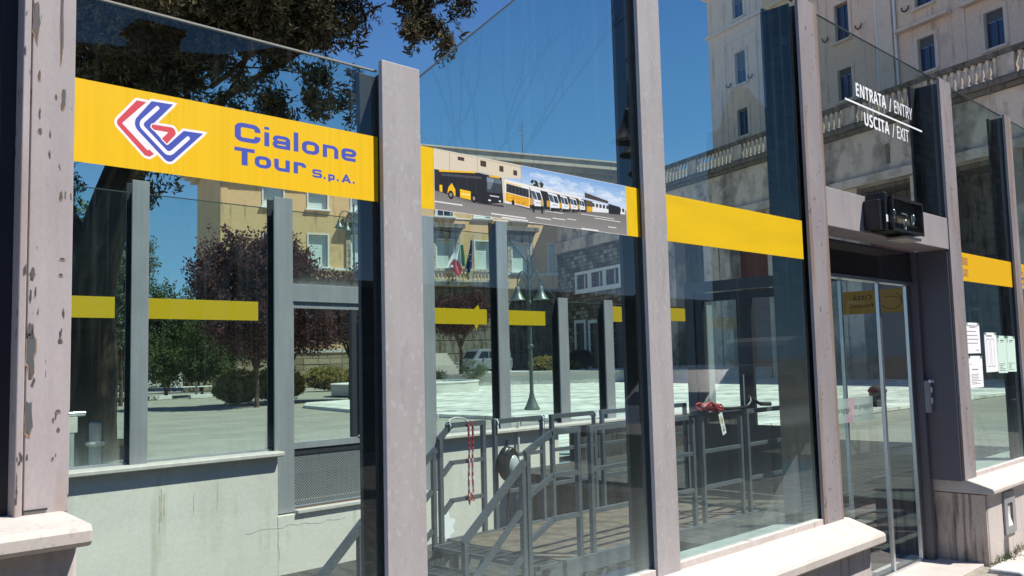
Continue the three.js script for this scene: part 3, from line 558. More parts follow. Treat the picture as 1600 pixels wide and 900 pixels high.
{
  const pts = []; const r = rng(9); for (let k = 0; k < 16; k++) { const a = k / 16 * Math.PI * 2, q = .7 + .5 * r(); pts.push([7.94 + Math.cos(a) * .20 * q, -.58 + Math.sin(a) * .20 * q - Math.cos(a) * .05]); }
  const o = obj('torn_sheet', extr(pts, .003), M.white, backWall, 'torn white sheet stuck low on the wall'); o.position.z = -6.899;
  const crack = []; let px = 5.05, py = -.27; for (let i = 0; i < 16; i++) { const nx = px + .05 + r() * .06, ny = py + (r() - .45) * .05; crack.push(bar([px, py, -6.899], [nx, ny, -6.899], .0035, .002)); px = nx; py = ny; }
  px = 5.45; py = -.14; for (let i = 0; i < 10; i++) { const nx = px + (r() - .5) * .04, ny = py - .05; crack.push(bar([px, py, -6.899], [nx, ny, -6.899], .0035, .002)); px = nx; py = ny; }
  obj('crack', crack, std(.40, .38, .34, .9), backWall);
  const st = [[4.1, .28, .016, .30], [4.13, .26, .01, .22], [4.08, .2, .008, .36], [3.75, .50, .035, .016], [4.72, .30, .006, .3], [4.45, .2, .005, .2]].map(([x, y, w, h]) => extr(Array.from({ length: 12 }, (_, k) => { const a = k / 12 * 6.283; return [x + Math.cos(a) * w * .5 * (.7 + .5 * r()), y - h * .4 + Math.sin(a) * h * .6 * (.8 + .3 * r())]; }), .001));
  const s = obj('rust_stain', st, std(.60, .55, .43, .9, { map: T.grime, rx: 3 }), backWall, 'faint rusty run-off stains'); s.position.z = -6.8995;
}
const rear = thing('glass_wall', 'rear glass wall across the pit with olive yellow bands facing the square', 'glass wall');
const backPosts = [[2.05, 2.23, .6, 3.6], [3.79, 3.97, .6, 3.57], [5.45, 5.70, -.12, 3.58], [7.66, 7.90, -.12, 3.58], [9.10, 9.32, .6, 3.64], [10.42, 10.64, .6, 2.55], [11.55, 11.77, .6, 2.55], [13.1, 13.3, .6, 2.55], [14.6, 14.8, .6, 2.55]];
for (const [x0, x1, y0, y1] of backPosts) {
  const h = hPost(x0, x1, y0, y1, ZB, .17);
  const p = obj('post', h.front, M.backPost, rear); obj('rear_flange', h.back, M.postDark, p);  // web and outer flange coloured near-black for their shade
}
const ZP = ZB - .10;
const backPane = (pts) => obj('glass_pane', pane(pts, ZP), M.glassBack, rear);
const bEdge = (p, a, b) => obj('top_edge', [bar([a[0], a[1], ZP], [b[0], b[1], ZP], .012, .010)], M.glassEdgeDark, p);
const bBand = (p, pts, m = M.bandBack) => obj('yellow_band', pane(pts, ZP - .004), m, p);
M.bandBack = std(.85, .46, .0, .5); M.bandOrange = std(.80, .42, .02, .5);
{
  let p = backPane(rect(2.14, 3.88, .6, 3.45)); bEdge(p, [2.14, 3.45], [3.88, 3.45]); bBand(p, rect(2.2, 3.66, 2.115, 2.335));
  p = backPane(rect(3.88, 5.57, .6, 3.45)); bEdge(p, [3.88, 3.45], [5.57, 3.45]); bBand(p, rect(3.97, 5.30, 2.115, 2.335));
  p = backPane(rect(5.57, 7.78, 2.55, 3.45)); bEdge(p, [5.57, 3.45], [7.78, 3.45]);
  p = backPane(rect(7.78, 9.21, .6, 3.45)); bEdge(p, [7.78, 3.45], [9.21, 3.45]);
  bBand(p, [[7.9, 2.115], [8.72, 2.115], [8.76, 2.03], [8.80, 2.115], [8.97, 2.115], [8.97, 2.335], [8.83, 2.335], [8.80, 2.40], [8.74, 2.35], [8.72, 2.335], [7.9, 2.335]]);
  p = backPane([[9.21, .6], [10.53, .6], [10.53, 2.5], [9.21, 3.6]]); bEdge(p, [9.21, 3.6], [10.53, 2.5]); bBand(p, rect(9.32, 10.22, 2.115, 2.335));
  p = backPane(rect(10.53, 11.66, .6, 2.5)); bEdge(p, [10.53, 2.5], [11.66, 2.5]);
  p = backPane(rect(11.66, 13.2, .6, 2.5)); bEdge(p, [11.66, 2.5], [13.2, 2.5]); bBand(p, rect(11.80, 12.16, 2.20, 2.46), M.bandOrange); bBand(p, rect(12.78, 13.09, 2.20, 2.46), M.bandOrange);
  p = backPane(rect(13.2, 14.7, .6, 2.5)); bEdge(p, [13.2, 2.5], [14.7, 2.5]); bBand(p, rect(13.4, 14.05, 2.24, 2.5), M.bandOrange);
}
obj('door_lintel', [bx(5.70, 7.66, 2.345, 2.555, ZB - .12, ZB - .004, .004)], M.backPost, rear);
obj('bottom_channel', [bx(2.2, 3.79, .6, .63, ZP - .02, ZP + .03), bx(3.97, 5.45, .6, .63, ZP - .02, ZP + .03), bx(7.9, 9.1, .6, .63, ZP - .02, ZP + .03), bx(9.32, 10.42, .6, .63, ZP - .02, ZP + .03), bx(10.64, 11.55, .6, .63, ZP - .02, ZP + .03)], M.backPost, rear);
{
  const t = thing('rear_door', 'rear glass door with perforated metal panel below the rail', 'door');
  const f = obj('frame', [bx(5.70, 5.72, -.09, 2.345, ZB - .09, ZB - .02), bx(7.64, 7.66, -.09, 2.345, ZB - .09, ZB - .02), bx(5.72, 7.64, .60, .68, ZB - .08, ZB - .025, .004), bx(5.72, 7.64, 2.27, 2.345, ZB - .09, ZB - .03)], M.backPost, t);
  obj('stile', [bx(6.55, 6.64, .68, 2.27, ZB - .085, ZB - .03, .004)], M.postDark, t);
  obj('pull_bar', [bx(6.645, 6.70, .70, 2.13, ZB - .05, ZB + .0, .006), bx(6.72, 6.75, .70, 2.13, ZB - .05, ZB - .005, .006)], M.steel, t);
  obj('glass_pane', quad(5.72, 6.55, .68, 2.27, ZB - .06), M.glassBack, t); obj('glass_pane', quad(6.75, 7.64, .68, 2.27, ZB - .06), M.glassBack, t);
  const mm = std(.30, .305, .315, .5, { alphaMap: rep(T.mesh, 1.7, 1.9), alphaTest: .5 });
  obj('mesh_panel', [bx(5.72, 7.64, -.075, .53, ZB - .052, ZB - .050)], mm, t, 'dark expanded metal panel');
  obj('mesh_backing', [bx(5.72, 7.64, -.075, .60, ZB - .16, ZB - .15)], std(.06, .062, .066, .8, { map: T.grime, rx: 1 }), t);
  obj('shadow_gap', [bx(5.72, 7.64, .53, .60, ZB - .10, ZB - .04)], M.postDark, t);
  obj('bottom_rail', [bx(5.72, 7.64, -.092, -.07, ZB - .06, ZB - .03)], std(.16, .10, .08, .8), t);
}
{ // partition across the walkway with a door
  const t = thing('partition', 'dark framed glass partition with a door at the end of the walkway', 'partition');
  const X0 = 9.18, X1 = 9.26, dk = std(.075, .085, .095, .5, { map: T.paint, rx: 1 });
  obj('frame', [bx(X0, X1, 2.335, 2.46, -3.78, -2.42), bx(X0, X1, 0, 2.335, -3.78, -3.66), bx(X0, X1, 0, 2.335, -2.54, -2.42)], dk, t);
  const d = obj('door_leaf', [bx(X0 + .01, X1 - .02, .02, 2.32, -3.64, -3.54), bx(X0 + .01, X1 - .02, 2.22, 2.32, -3.54, -2.56), bx(X0 + .01, X1 - .02, .02, .78, -3.54, -2.56), bx(X0 + .01, X1 - .02, .78, 2.22, -3.085, -2.90)], M.postDark, t);
  const gp = (z0, z1) => { const g = new THREE.PlaneGeometry(z1 - z0, 1.44); g.rotateY(-Math.PI / 2); g.translate(X0 + .03, 1.5, (z0 + z1) / 2); return strip(g); };
  obj('glass_pane', gp(-3.54, -3.085), M.glassClean, d); obj('glass_pane', gp(-2.90, -2.56), M.glassClean, d);
  obj('handle', [rod([X0 - .03, 1.0, -3.0], [X0 - .03, 1.35, -3.0], .012), rod([X0 - .03, 1.02, -3.0], [X0 + .02, 1.02, -3.0], .01), rod([X0 - .03, 1.33, -3.0], [X0 + .02, 1.33, -3.0], .01)], M.steel, d);
}

{ // glass side of the lift lobby, continuing the partition towards the street
  const t = thing('lobby_screen', 'glass side screen of the lift lobby with an orange sticker, behind the sliding door', 'glass screen');
  const sheet = (z0, z1, y0, y1, x) => { const g = new THREE.PlaneGeometry(z1 - z0, y1 - y0); g.rotateY(-Math.PI / 2); g.translate(x, (y0 + y1) / 2, (z0 + z1) / 2); return strip(g); };
  obj('frame', [bx(9.18, 9.26, 2.335, 2.46, -2.42, -.15), bx(9.18, 9.26, 0, .08, -2.42, -.15), bx(9.19, 9.25, .08, 2.335, -.86, -.80)], M.postDark, t);
  obj('glass_pane', sheet(-2.42, -.16, .08, 2.335, 9.22), M.glassClean, t);
  const m = std(1, 1, 1, .5); m.map = canvas(640, 256, (x, w, h) => { x.fillStyle = '#c98c16'; x.fillRect(0, 0, w, h); x.translate(w, 0); x.scale(-1, 1); x.fillStyle = '#4b3316'; x.font = 'bold 74px sans-serif'; x.fillText('Città', 330, 100); x.font = 'bold 54px sans-serif'; x.fillText('Praiann..', 320, 186); x.strokeStyle = '#6b4a1a'; x.lineWidth = 9; x.beginPath(); x.arc(170, 130, 90, .4, 4.2); x.stroke(); x.beginPath(); x.moveTo(70, 130); x.quadraticCurveTo(140, 60, 230, 90); x.stroke(); });
  const q = sheet(-1.87, -1.10, 1.97, 2.21, 9.214); obj('orange_sticker', q, m, t, 'orange sticker with dark lettering read from behind');
}

// ================================================================ walkway, stairs and railings
{
  const t = thing('walkway', 'perforated brown metal walkway across the pit between grey railings', 'walkway');
  for (let i = 0; i < 5; i++) obj('deck_panel', [bx(5.36 + i * .77, 5.36 + i * .77 + .762, -.045, -.012, -3.76, -2.44)], M.deck, t);
  obj('edge_beam', [bx(5.34, 9.2, -.13, .0, -2.432, -2.385, .004)], M.rail, t); obj('edge_beam', [bx(5.34, 9.2, -.13, .0, -3.815, -3.768, .004)], M.rail, t);
  const legs = []; for (const x of [5.40, 6.6, 7.9, 9.1]) for (const z of [-2.41, -3.79]) { legs.push(bx(x - .03, x + .03, -.8, -.13, z - .03, z + .03)); legs.push(bar([x, -.75, z], [x + .45, -.12, z], .03)); legs.push(bar([x, -.75, z], [x - .4 < 5.3 ? x + .2 : x - .45, -.12, z], .03)); }
  for (const l of legs) obj('leg', l, M.rail, t);
  for (let i = 0; i < 6; i++) obj('cross_beam', [bx(5.5 + i * .7, 5.55 + i * .7, -.12, -.05, -3.765, -2.435)], M.rail, t);
}
function treadGeo(x0, x1, y, z0, z1) {     // open bar grating
  const g = [bx(x0, x1, y - .03, y, z0, z0 + .02), bx(x0, x1, y - .03, y, z1 - .02, z1), bx(x1 - .015, x1, y - .035, y, z0, z1), bx(x0, x0 + .015, y - .035, y, z0, z1)];
  for (let x = x0 + .035; x < x1 - .02; x += .034) g.push(bx(x, x + .006, y - .028, y - .002, z0, z1));
  for (let z = z0 + .12; z < z1; z += .12) g.push(bx(x0, x1, y - .012, y - .004, z, z + .006));
  return g;
}
{
  const t = thing('metal_stairs', 'grey open grating stairs going down from the walkway into the pit', 'stairs');
  for (let i = 0; i < 5; i++) obj('tread', treadGeo(5.33 - (i + 1) * .225, 5.33 - i * .225 + .02, -.02 - i * .155, -3.74, -2.46), M.grate, t);
  for (const z of [-2.42, -3.78]) obj('stringer', [bar([5.36, -.07, z], [4.18, -.80, z], .012, .15)], M.rail, t);
  const t2 = thing('grating_landing', 'dark grating landing on the pit floor left of the stairs', 'landing');
  obj('grate_panel', treadGeo(3.4, 4.16, -.70, -3.7, -2.46), M.grate, t2); for (const z of [-3.74, -3.1, -2.46]) obj('frame_bar', bx(3.38, 4.18, -.80, -.735, z, z + .04), M.rail, t2);
}
// a railing frame: two posts, three rails, the top one bent down at the left where the stairs start
function railing(label, z, x0, x1, knee) {
  const t = thing('railing', label, 'railing', [x0, 0, z], 0, 'grey steel railing frames along the walkway');
  const L = x1 - x0, s = .042;
  obj('post', [bx(0, s, knee ? -.30 : -.05, knee ? knee[1] - .01 : 1.0, -.02, .02, .003)], M.rail, t); obj('post', [bx(L - s, L, -.05, 1.0, -.02, .02, .003)], M.rail, t);
  for (const [i, y] of [[0, 1.0], [1, .665], [2, .33]]) {
    const nm = i ? 'mid_rail' : 'top_rail', h = i ? .036 : .046;
    if (!knee) obj(nm, [bx(i ? s : -.004, i ? L - s : L + .004, y - h / 2, y + h / 2, -.018, .018, .003)], M.rail, t);
    else { const k = knee[0] - x0, d = 1.0 - knee[1]; obj(nm, [bx(k, i ? L - s : L + .004, y - h / 2, y + h / 2, -.018, .018), bar([i ? s : .0, y - d + (i ? .02 : 0), 0], [k + .01, y - .002, 0], .036, h)], M.rail, t); }
  }
  return t;
}
const RB = [[4.93, 5.56, [5.22, .86]], [5.68, 7.20], [7.32, 8.05], [8.14, 8.92]], RA = [[5.24, 5.81, [5.38, .88]], [5.92, 6.62], [6.72, 7.43], [7.52, 8.20], [8.29, 9.12]];
const rbL = ['near railing frame with bent top rail at the head of the stairs', 'long near railing frame, second from the stairs', 'short near railing frame left of the bent handle', 'last near railing frame beside the partition'];
const raL = ['far railing frame with bent top rail from which the red chain hangs', 'far railing frame behind the black oval lamp', 'far railing frame, third from the stairs', 'far railing frame, fourth from the stairs', 'far railing frame nearest the partition'];
RB.forEach((a, i) => railing(rbL[i], -2.41, a[0], a[1], a[2])); RA.forEach((a, i) => railing(raL[i], -3.79, a[0], a[1], a[2]));
function stairRail(label, z, a, b, foot) {      // slanted rail over the stairs, high end a, low end b
  const t = thing('stair_railing', label, 'railing', [b[0], 0, z], 0, 'slanted stair railings'), s = .04, dx = a[0] - b[0];
  obj('post', [bx(dx - s, dx, foot[0], a[1] - .01, -.02, .02, .003)], M.rail, t); obj('post', [bx(0, s, foot[1], b[1] - .01, -.02, .02, .003)], M.rail, t);
  obj('top_rail', [bar([0, b[1], 0], [dx + .01, a[1], 0], .036, .05)], M.rail, t);
  for (const d of [.34, .68]) if (b[1] - d > foot[1] - .05) obj('mid_rail', [bar([s, b[1] - d + .02, 0], [dx - s, a[1] - d - .02, 0], .032, .036)], M.rail, t);
  return t;
}
stairRail('slanted near stair railing running down left of the walkway', -2.41, [4.915, .80], [4.28, .29], [-.35, -.8]);
stairRail('slanted far stair railing against the concrete wall', -3.79, [5.20, .80], [4.62, .34], [-.25, -.8]);
stairRail('lower slanted stair railing at the left edge of the landing', -2.41, [3.43, .565], [2.95, .12], [-.8, -.8]);
stairRail('lowest short stair railing beside the grating landing', -2.0, [4.06, .10], [3.62, -.26], [-.8, -.8]);
{ // red and white chain looped over the far rail
  const t = thing('chain', 'faded red and white plastic chain hanging in two strands from the far railing', 'chain', [5.585, 1.02, -3.755]);
  const link = strip(new THREE.TorusGeometry(.0155, .0045, 5, 10)); link.scale(.75, 1.35, 1);
  for (let s = 0; s < 2; s++) for (let k = 0; k < (s ? 24 : 28); k++) { const o = obj('link', link, M.chainRed, t); o.position.set((s ? .028 : -.012) + Math.sin(k * .22 + s) * .007, -.02 - k * .026, .01 * s); o.rotation.y = k % 2 ? 1.3 : .2; if (k > 8 && k % 3 === 1) o.material = M.chainWhite; }
  for (let k = 0; k < 9; k++) { const o = obj('link', link, M.chainRed, t); o.position.set(.0 + Math.sin(k * 2.1) * .022, -.66 - k * .006, .012 * Math.cos(k * 1.7)); o.rotation.set(k, k * 1.3, k * .7); }
  const rope = thing('rope', 'thin white rope tied around the bent end of the far top rail', 'rope', [5.35, 1.0, -3.79]);
  obj('loop', [tube([[0, .03, .024], [.03, .05, 0], [.12, .065, -.01], [.22, .04, .01], [.235, .0, .03]], .007), strip(new THREE.TorusGeometry(.034, .008, 6, 14)).rotateY(Math.PI / 2).translate(.01, -.005, 0)], M.cable, rope);
  for (const [x, l] of [[5.955, 'white cable tie round the far rail above the black oval lamp'], [6.585, 'white cable tie round the far rail right of the pale pipe'], [7.40, 'white cable tie round the far rail behind the near posts']]) { const c = thing('cable_tie', l, 'cable tie', [x, .985, -3.79]); obj('loop', [strip(new THREE.TorusGeometry(.036, .007, 6, 14)).rotateY(Math.PI / 2), bx(-.006, .006, -.09, -.02, .03, .036)], M.white, c); }
}
{ // oval bulkhead lamp on the rail post
  const t = thing('bulkhead_lamp', 'black oval bulkhead lamp on the far railing with a hanging cable', 'lamp', [6.05, .60, -3.74]);
  const body = strip(new THREE.SphereGeometry(1, 24, 16)); body.scale(.115, .165, .07); obj('housing', [body], M.black, t);
  const rim = strip(new THREE.TorusGeometry(.1, .016, 8, 28)); rim.scale(.86, 1.38, 1.2); rim.translate(.012, -.005, .045); obj('rim', rim, M.black, t);
  const lens = strip(new THREE.SphereGeometry(1, 20, 12, 0, Math.PI)); lens.scale(.078, .105, .05); lens.translate(.03, -.02, .042); obj('lens', lens, std(.42, .45, .45, .25), t, 'grey frosted lens');
  obj('cable', [tube([[.0, -.15, .0], [.01, -.3, .01], [-.015, -.45, .0], [.0, -.62, .0]], .013)], M.rubber, t);
}
{
  const t = thing('conduit', 'pale conduit pipe with hooked top on the concrete wall', 'pipe', [9.36, -.9, -6.86]);
  obj('pipe', [tube([[-.05, 0, 0], [-.04, .6, 0], [.0, 1.0, 0], [.0, 1.48, 0], [.015, 1.58, 0], [.06, 1.60, 0], [.07, 1.55, 0]], .022, 40)], M.cable, t);
  obj('coupling', [rod([0, 1.05, 0], [0, 1.14, 0], .032), rod([-.045, .5, 0], [-.043, .57, 0], .03)], M.white, t);
  const d = thing('drain_pipe', 'thin dark pipe running down the wall beside the pale conduit', 'pipe', [9.14, -.9, -6.87]);
  obj('pipe', [rod([0, 0, 0], [.0, 1.35, 0], .016)], M.rubber, d); obj('clip', [bx(-.025, .025, .9, .92, -.02, .018)], M.rubber, d);
}
{
  const t = thing('stone_block', 'rough grey stone block with pale top on the pit floor by the wall', 'stone block', [9.85, -.8, -6.45]);
  obj('body', [bx(-.48, .48, 0, .62, -.38, .30, .02)], M.terraceDark, t); obj('top_slab', [bx(-.50, .50, .62, .70, -.40, .33, .015)], M.sill, t);
}
{ // bent black handlebar tied to the near rail with red tape, a tag hanging from it
  const t = thing('handlebar', 'bent black handlebar tied to the near railing with red tape', 'handlebar', [7.2, 1.06, -2.36]);
  obj('bar', [tube([[.18, .03, 0], [.4, .0, 0], [.75, -.012, 0], [.90, .0, 0], [.97, .045, 0], [.99, .08, -.02], [1.03, .09, -.05]], .016, 40), tube([[1.03, .09, -.05], [1.08, .05, -.02], [1.14, .015, .0], [1.2, .005, 0], [1.34, .0, 0]], .017, 24)], M.black, t);
  obj('grip', [rod([1.17, .008, 0], [1.36, -.002, 0], .022)], M.rubber, t);
  const tape = []; const r = rng(31); for (let k = 0; k < 11; k++) { const g = strip(new THREE.TorusGeometry(.026 + r() * .012, .009, 6, 12)); g.rotateY(Math.PI / 2 + (r() - .5) * .9); g.rotateZ((r() - .5) * .7); g.translate(.06 + k * .034, .035 - k * .003, 0); tape.push(g); }
  tape.push(tube([[.05, .04, .02], [-.02, .07, .03], [-.05, .05, .02], [.02, .0, .03]], .008), tube([[.08, .03, .02], [.2, .07, .03], [.30, .0, .04], [.42, -.01, .02]], .009));
  obj('red_tape', tape, M.chainRed, t);
  const k = thing('hanging_tag', 'long white tag with a dark diamond hanging under the red tape', 'tag', [7.55, 1.02, -2.33]);
  const m = std(1, 1, 1, .5); m.map = canvas(128, 384, (x, w, h) => { x.fillStyle = '#e8e9e4'; x.fillRect(0, 0, w, h); x.strokeStyle = '#4a4632'; x.lineWidth = 12; x.beginPath(); x.moveTo(64, 60); x.lineTo(100, 130); x.lineTo(64, 200); x.lineTo(28, 130); x.closePath(); x.stroke(); x.fillStyle = '#c9a86a'; x.fill(); x.fillStyle = '#7d8a8e'; x.fillRect(24, 240, 80, 20); x.fillRect(36, 276, 60, 60); });
  const q = quad(-.034, .034, -.215, 0, 0); q.rotateZ(.30); obj('strip', q, m, k); obj('cord', [tube([[-.03, .05, 0], [-.015, .02, 0], [0, 0, 0]], .005)], M.white, k);
}

// ================================================================ plants, trees
function spray(n, len, L, W, droop, seed) {       // twig with leaves: small folded blades
  const r = rng(seed), pos = [], nor = [], q = new THREE.Quaternion(), v = new THREE.Vector3(), e = new THREE.Euler();
  for (let i = 0; i < n; i++) {
    const t = (i + .5) / n, base = new THREE.Vector3((r() - .5) * len * .35, t * len - droop * t * t * len * 2, (r() - .5) * len * .35);
    e.set((r() - .5) * 2.4 - .4 - droop, r() * 6.283, (r() - .5) * 2.0); q.setFromEuler(e);
    const k = .7 + .6 * r(), a = [[0, 0, 0], [-W * k, L * k * .5, W * .25], [0, L * k, 0], [W * k, L * k * .5, W * .25]].map((p) => v.set(...p).applyQuaternion(q).add(base).toArray());
    for (const tr of [[0, 2, 1], [0, 3, 2]]) {
      const A = a[tr[0]], B = a[tr[1]], C = a[tr[2]]; pos.push(...A, ...B, ...C);
      const nn = new THREE.Vector3(B[0] - A[0], B[1] - A[1], B[2] - A[2]).cross(new THREE.Vector3(C[0] - A[0], C[1] - A[1], C[2] - A[2])).normalize(); for (let k2 = 0; k2 < 3; k2++) nor.push(nn.x, nn.y, nn.z);
    }
  }
  const g = new THREE.BufferGeometry(); g.setAttribute('position', new THREE.Float32BufferAttribute(pos, 3)); g.setAttribute('normal', new THREE.Float32BufferAttribute(nor, 3));
  g.setAttribute('uv', new THREE.Float32BufferAttribute(new Float32Array(pos.length / 3 * 2), 2)); return g;
}
// clumps: [x, y, z, rx, ry, rz, count]; sprays scattered towards the clump's skin, in sub-clumps so that gaps stay
function crown(name, clumps, geo, mat, parent, seed, o = {}) {
  const r = rng(seed), list = [], { sub = 10, spread = .42, down = 0, smin = .7, smax = 1.35, hull = .45 } = o;
  for (const [x, y, z, rx, ry, rz, n] of clumps) {
    const subs = []; for (let i = 0; i < sub; i++) { let a, b, c, d; do { a = r() * 2 - 1; b = r() * 2 - 1; c = r() * 2 - 1; d = a * a + b * b + c * c; } while (d > 1 || d < hull * hull); subs.push([a, b, c]); }
    for (let i = 0; i < n; i++) { const s = subs[Math.floor(r() * sub)], g = () => (r() + r() + r() - 1.5) * spread; list.push([x + (s[0] + g()) * rx, y + (s[1] + g()) * ry, z + (s[2] + g()) * rz]); }
  }
  const m = new THREE.InstancedMesh(geo, mat, list.length), mt = new THREE.Matrix4(), q = new THREE.Quaternion(), e = new THREE.Euler(), c = new THREE.Color();
  list.forEach((p, i) => {
    const s = smin + r() * (smax - smin);
    if (r() < down) e.set(Math.PI + (r() - .5) * .9, r() * 6.283, (r() - .5) * .7); else e.set((r() - .5) * 2.6, r() * 6.283, (r() - .5) * 2.6);
    m.setMatrixAt(i, mt.compose(new THREE.Vector3(...p), q.setFromEuler(e), new THREE.Vector3(s, s, s)));
    const t = .62 + .7 * r(), w = (r() - .5) * .16; m.setColorAt(i, c.setRGB(t * (1 + w), t, t * (1 - w)));
  });
  m.name = name; m.castShadow = m.receiveShadow = true; m.userData.kind = 'stuff'; parent.add(m); return m;
}
function limb(pts, r0, r1, n = 10, wob = .0, seed = 1) {          // tapered bent limb
  const c = new THREE.CatmullRomCurve3(pts.map((p) => new THREE.Vector3(...p))), seg = 18, g = new THREE.TubeGeometry(c, seg, 1, n), p = g.attributes.position, r = rng(seed);
  for (let i = 0; i <= seg; i++) { const o = c.getPointAt(i / seg), rad = r0 + (r1 - r0) * Math.pow(i / seg, .8); for (let k = 0; k <= n; k++) { const id = i * (n + 1) + k, w = 1 + wob * (h2(k % n, Math.floor(i / 2), seed) - .5); p.setXYZ(id, o.x + (p.getX(id) - o.x) * rad * w, o.y + (p.getY(id) - o.y) * rad * w, o.z + (p.getZ(id) - o.z) * rad * w); } }
  const uv = g.attributes.uv; for (let i = 0; i < uv.count; i++) uv.setXY(i, uv.getY(i) * 3, uv.getX(i) * 5);
  g.computeVertexNormals(); return strip(g);
}
{ // the big old evergreen behind the rear glass
  const t = thing('large_tree', 'huge old evergreen tree with thick leaning trunk and drooping dark foliage', 'tree', [6.17, 0, -14.4]);
  obj('trunk', [limb([[-.08, -.1, 0], [-.11, .5, 0], [-.10, 1.6, .1], [-.16, 3.0, .2], [-.02, 4.2, .5], [.26, 5.4, .9], [.6, 7.0, 1.4]], .50, .30, 14, .22, 3), limb([[-.1, -.1, .1], [-.35, .25, .35], [-.62, -.05, .6]], .30, .1, 8), limb([[.2, -.1, .1], [.42, .2, .15], [.66, -.05, .2]], .28, .1, 8)], M.bark, t);
  obj('limb', [limb([[.0, 3.3, .2], [-.6, 4.4, .1], [-1.2, 5.6, -.2], [-1.8, 7.4, -.5]], .26, .02, 9, .1, 4)], M.bark, t);
  obj('limb', [limb([[.3, 5.2, .9], [1.2, 6.2, 1.6], [2.6, 7.4, 2.8], [3.6, 8.2, 4.0]], .13, .012, 9, .1, 5)], M.bark, t);
  obj('limb', [limb([[.25, 5.0, .8], [.9, 5.7, 2.2], [1.0, 6.6, 3.6], [.6, 7.4, 4.8]], .10, .012, 8, .1, 6)], M.bark, t);
  const leaf = spray(15, .42, .105, .0155, .25, 11);
  crown('crown', [[-1.0, 7.3, 1.9, 1.2, 1.2, 1.2, 1500], [.1, 7.45, 3.2, 1.25, 1.05, 1.25, 2200], [1.1, 7.45, 4.4, .95, .9, .95, 1500], [1.75, 7.35, 5.0, .62, .62, .62, 560], [.2, 9.0, 2.6, 2.2, 1.0, 2.2, 1800], [1.8, 8.9, 5.0, 1.6, .9, 1.6, 900], [-.2, 6.35, 2.7, .9, .6, .9, 650]], leaf, M.oakLeaf, t, 21, { sub: 22, spread: .34, down: .55 });
  crown('drooping_foliage', [[1.0, 6.0, 4.15, .55, .42, .55, 150], [.45, 5.75, 3.55, .5, .45, .5, 170], [1.65, 6.1, 4.8, .42, .42, .42, 110], [2.05, 5.95, 5.2, .14, .42, .14, 34], [.1, 5.5, 3.1, .4, .4, .4, 90], [-.75, 6.0, 2.2, .55, .5, .55, 200]], leaf, M.oakLeaf, t, 23, { sub: 9, spread: .3, down: .92 });
  crown('hanging_sprays', [[2.75, 7.3, 6.1, .42, .42, .42, 120], [3.0, 7.0, 6.3, .22, .4, .22, 46], [2.62, 6.95, 5.95, .10, .4, .10, 22], [3.2, 7.35, 6.5, .2, .3, .2, 30], [2.4, 7.75, 5.7, .5, .3, .5, 90]], leaf, M.oakLeaf, t, 27, { sub: 7, spread: .34, down: .95 });
  crown('side_foliage', [[-1.3, 4.4, .6, .6, 1.1, .6, 520], [-1.7, 5.9, -.2, 1.0, .9, 1.0, 400], [-.15, 4.55, 2.6, .10, .4, .10, 14], [.0, 4.75, 2.9, .2, .12, .2, 10]], leaf, M.oakLeaf, t, 25, { sub: 12, spread: .36, down: .6 });
  obj('twigs', [limb([[1.2, 6.6, 2.0], [2.0, 7.6, 4.2], [2.7, 7.8, 5.8], [3.1, 7.2, 6.4]], .05, .008, 6), limb([[.5, 6.6, 2.6], [1.0, 6.4, 4.0], [1.6, 6.2, 4.8]], .03, .006, 5)], M.bark, t);
}
function tree(label, [x, z], h, trunkH, rad, geo, mat, bark, n, seed, group, o = {}) {
  const t = thing(o.name || 'tree', label, 'tree', [x, 0, z], 0, group), r = rng(seed);
  const bs = [limb([[0, -.05, 0], [.03, trunkH * .6, 0], [0, trunkH + .3, .02]], o.tr || .11, (o.tr || .11) * .7, 8, .1, seed)];
  for (let k = 0; k < 6; k++) { const a = k * 1.05 + r(), l = rad * (.55 + .3 * r()); bs.push(limb([[0, trunkH * .85, 0], [Math.cos(a) * l * .4, trunkH + (h - trunkH) * .3, Math.sin(a) * l * .4], [Math.cos(a) * l, trunkH + (h - trunkH) * (.5 + .3 * r()), Math.sin(a) * l]], (o.tr || .11) * .5, .015, 5)); }
  obj('trunk', bs, bark, t);
  const cl2 = [], cy = (h + trunkH) / 2, ry = (h - trunkH) / 2;
  cl2.push([0, cy, 0, rad * .8, ry * .8, rad * .8, n * .4]);
  for (let k = 0; k < 7; k++) { const a = k * .9 + r(), q = rad * .55; cl2.push([Math.cos(a) * q, cy + (r() - .45) * ry * 1.1, Math.sin(a) * q, rad * .5, ry * .45, rad * .5, n * .6 / 7]); }
  crown('crown', cl2, geo, mat, t, seed + 3, { sub: 16, spread: .38, ...o }); return t;
}
const plumSpray = spray(14, .55, .11, .04, .0, 41), greenSpray = spray(14, .6, .12, .05, .1, 43), boxSpray = spray(14, .16, .05, .022, 0, 47), oliveSpray = spray(16, .6, .13, .028, .1, 45);
const plumG = 'purple leaved trees round the square';
tree('broad purple leaved tree in front of the ochre building', [18.75, -31.2], 7.1, 1.6, 2.35, plumSpray, M.plumLeaf, M.barkGrey, 5600, 51, plumG, { name: 'plum_tree' });
tree('purple leaved tree seen through the rear door above the stone wall', [24.45, -32.74], 5.7, 2.3, 2.2, plumSpray, M.plumLeaf, M.barkGrey, 3800, 53, plumG, { name: 'plum_tree' });
tree('purple leaved tree between the broad one and the rear door', [20.9, -32.2], 4.9, 1.8, 1.8, plumSpray, M.plumLeaf, M.barkGrey, 3500, 55, plumG, { name: 'plum_tree' });
tree('small purple leaved tree under the balcony with flags', [40.2, -42.6], 6.2, 3.0, 2.3, plumSpray, M.plumLeaf, M.barkGrey, 1700, 54, plumG, { name: 'plum_tree', tr: .15 });
const bgG = 'dark green trees at the far left of the square';
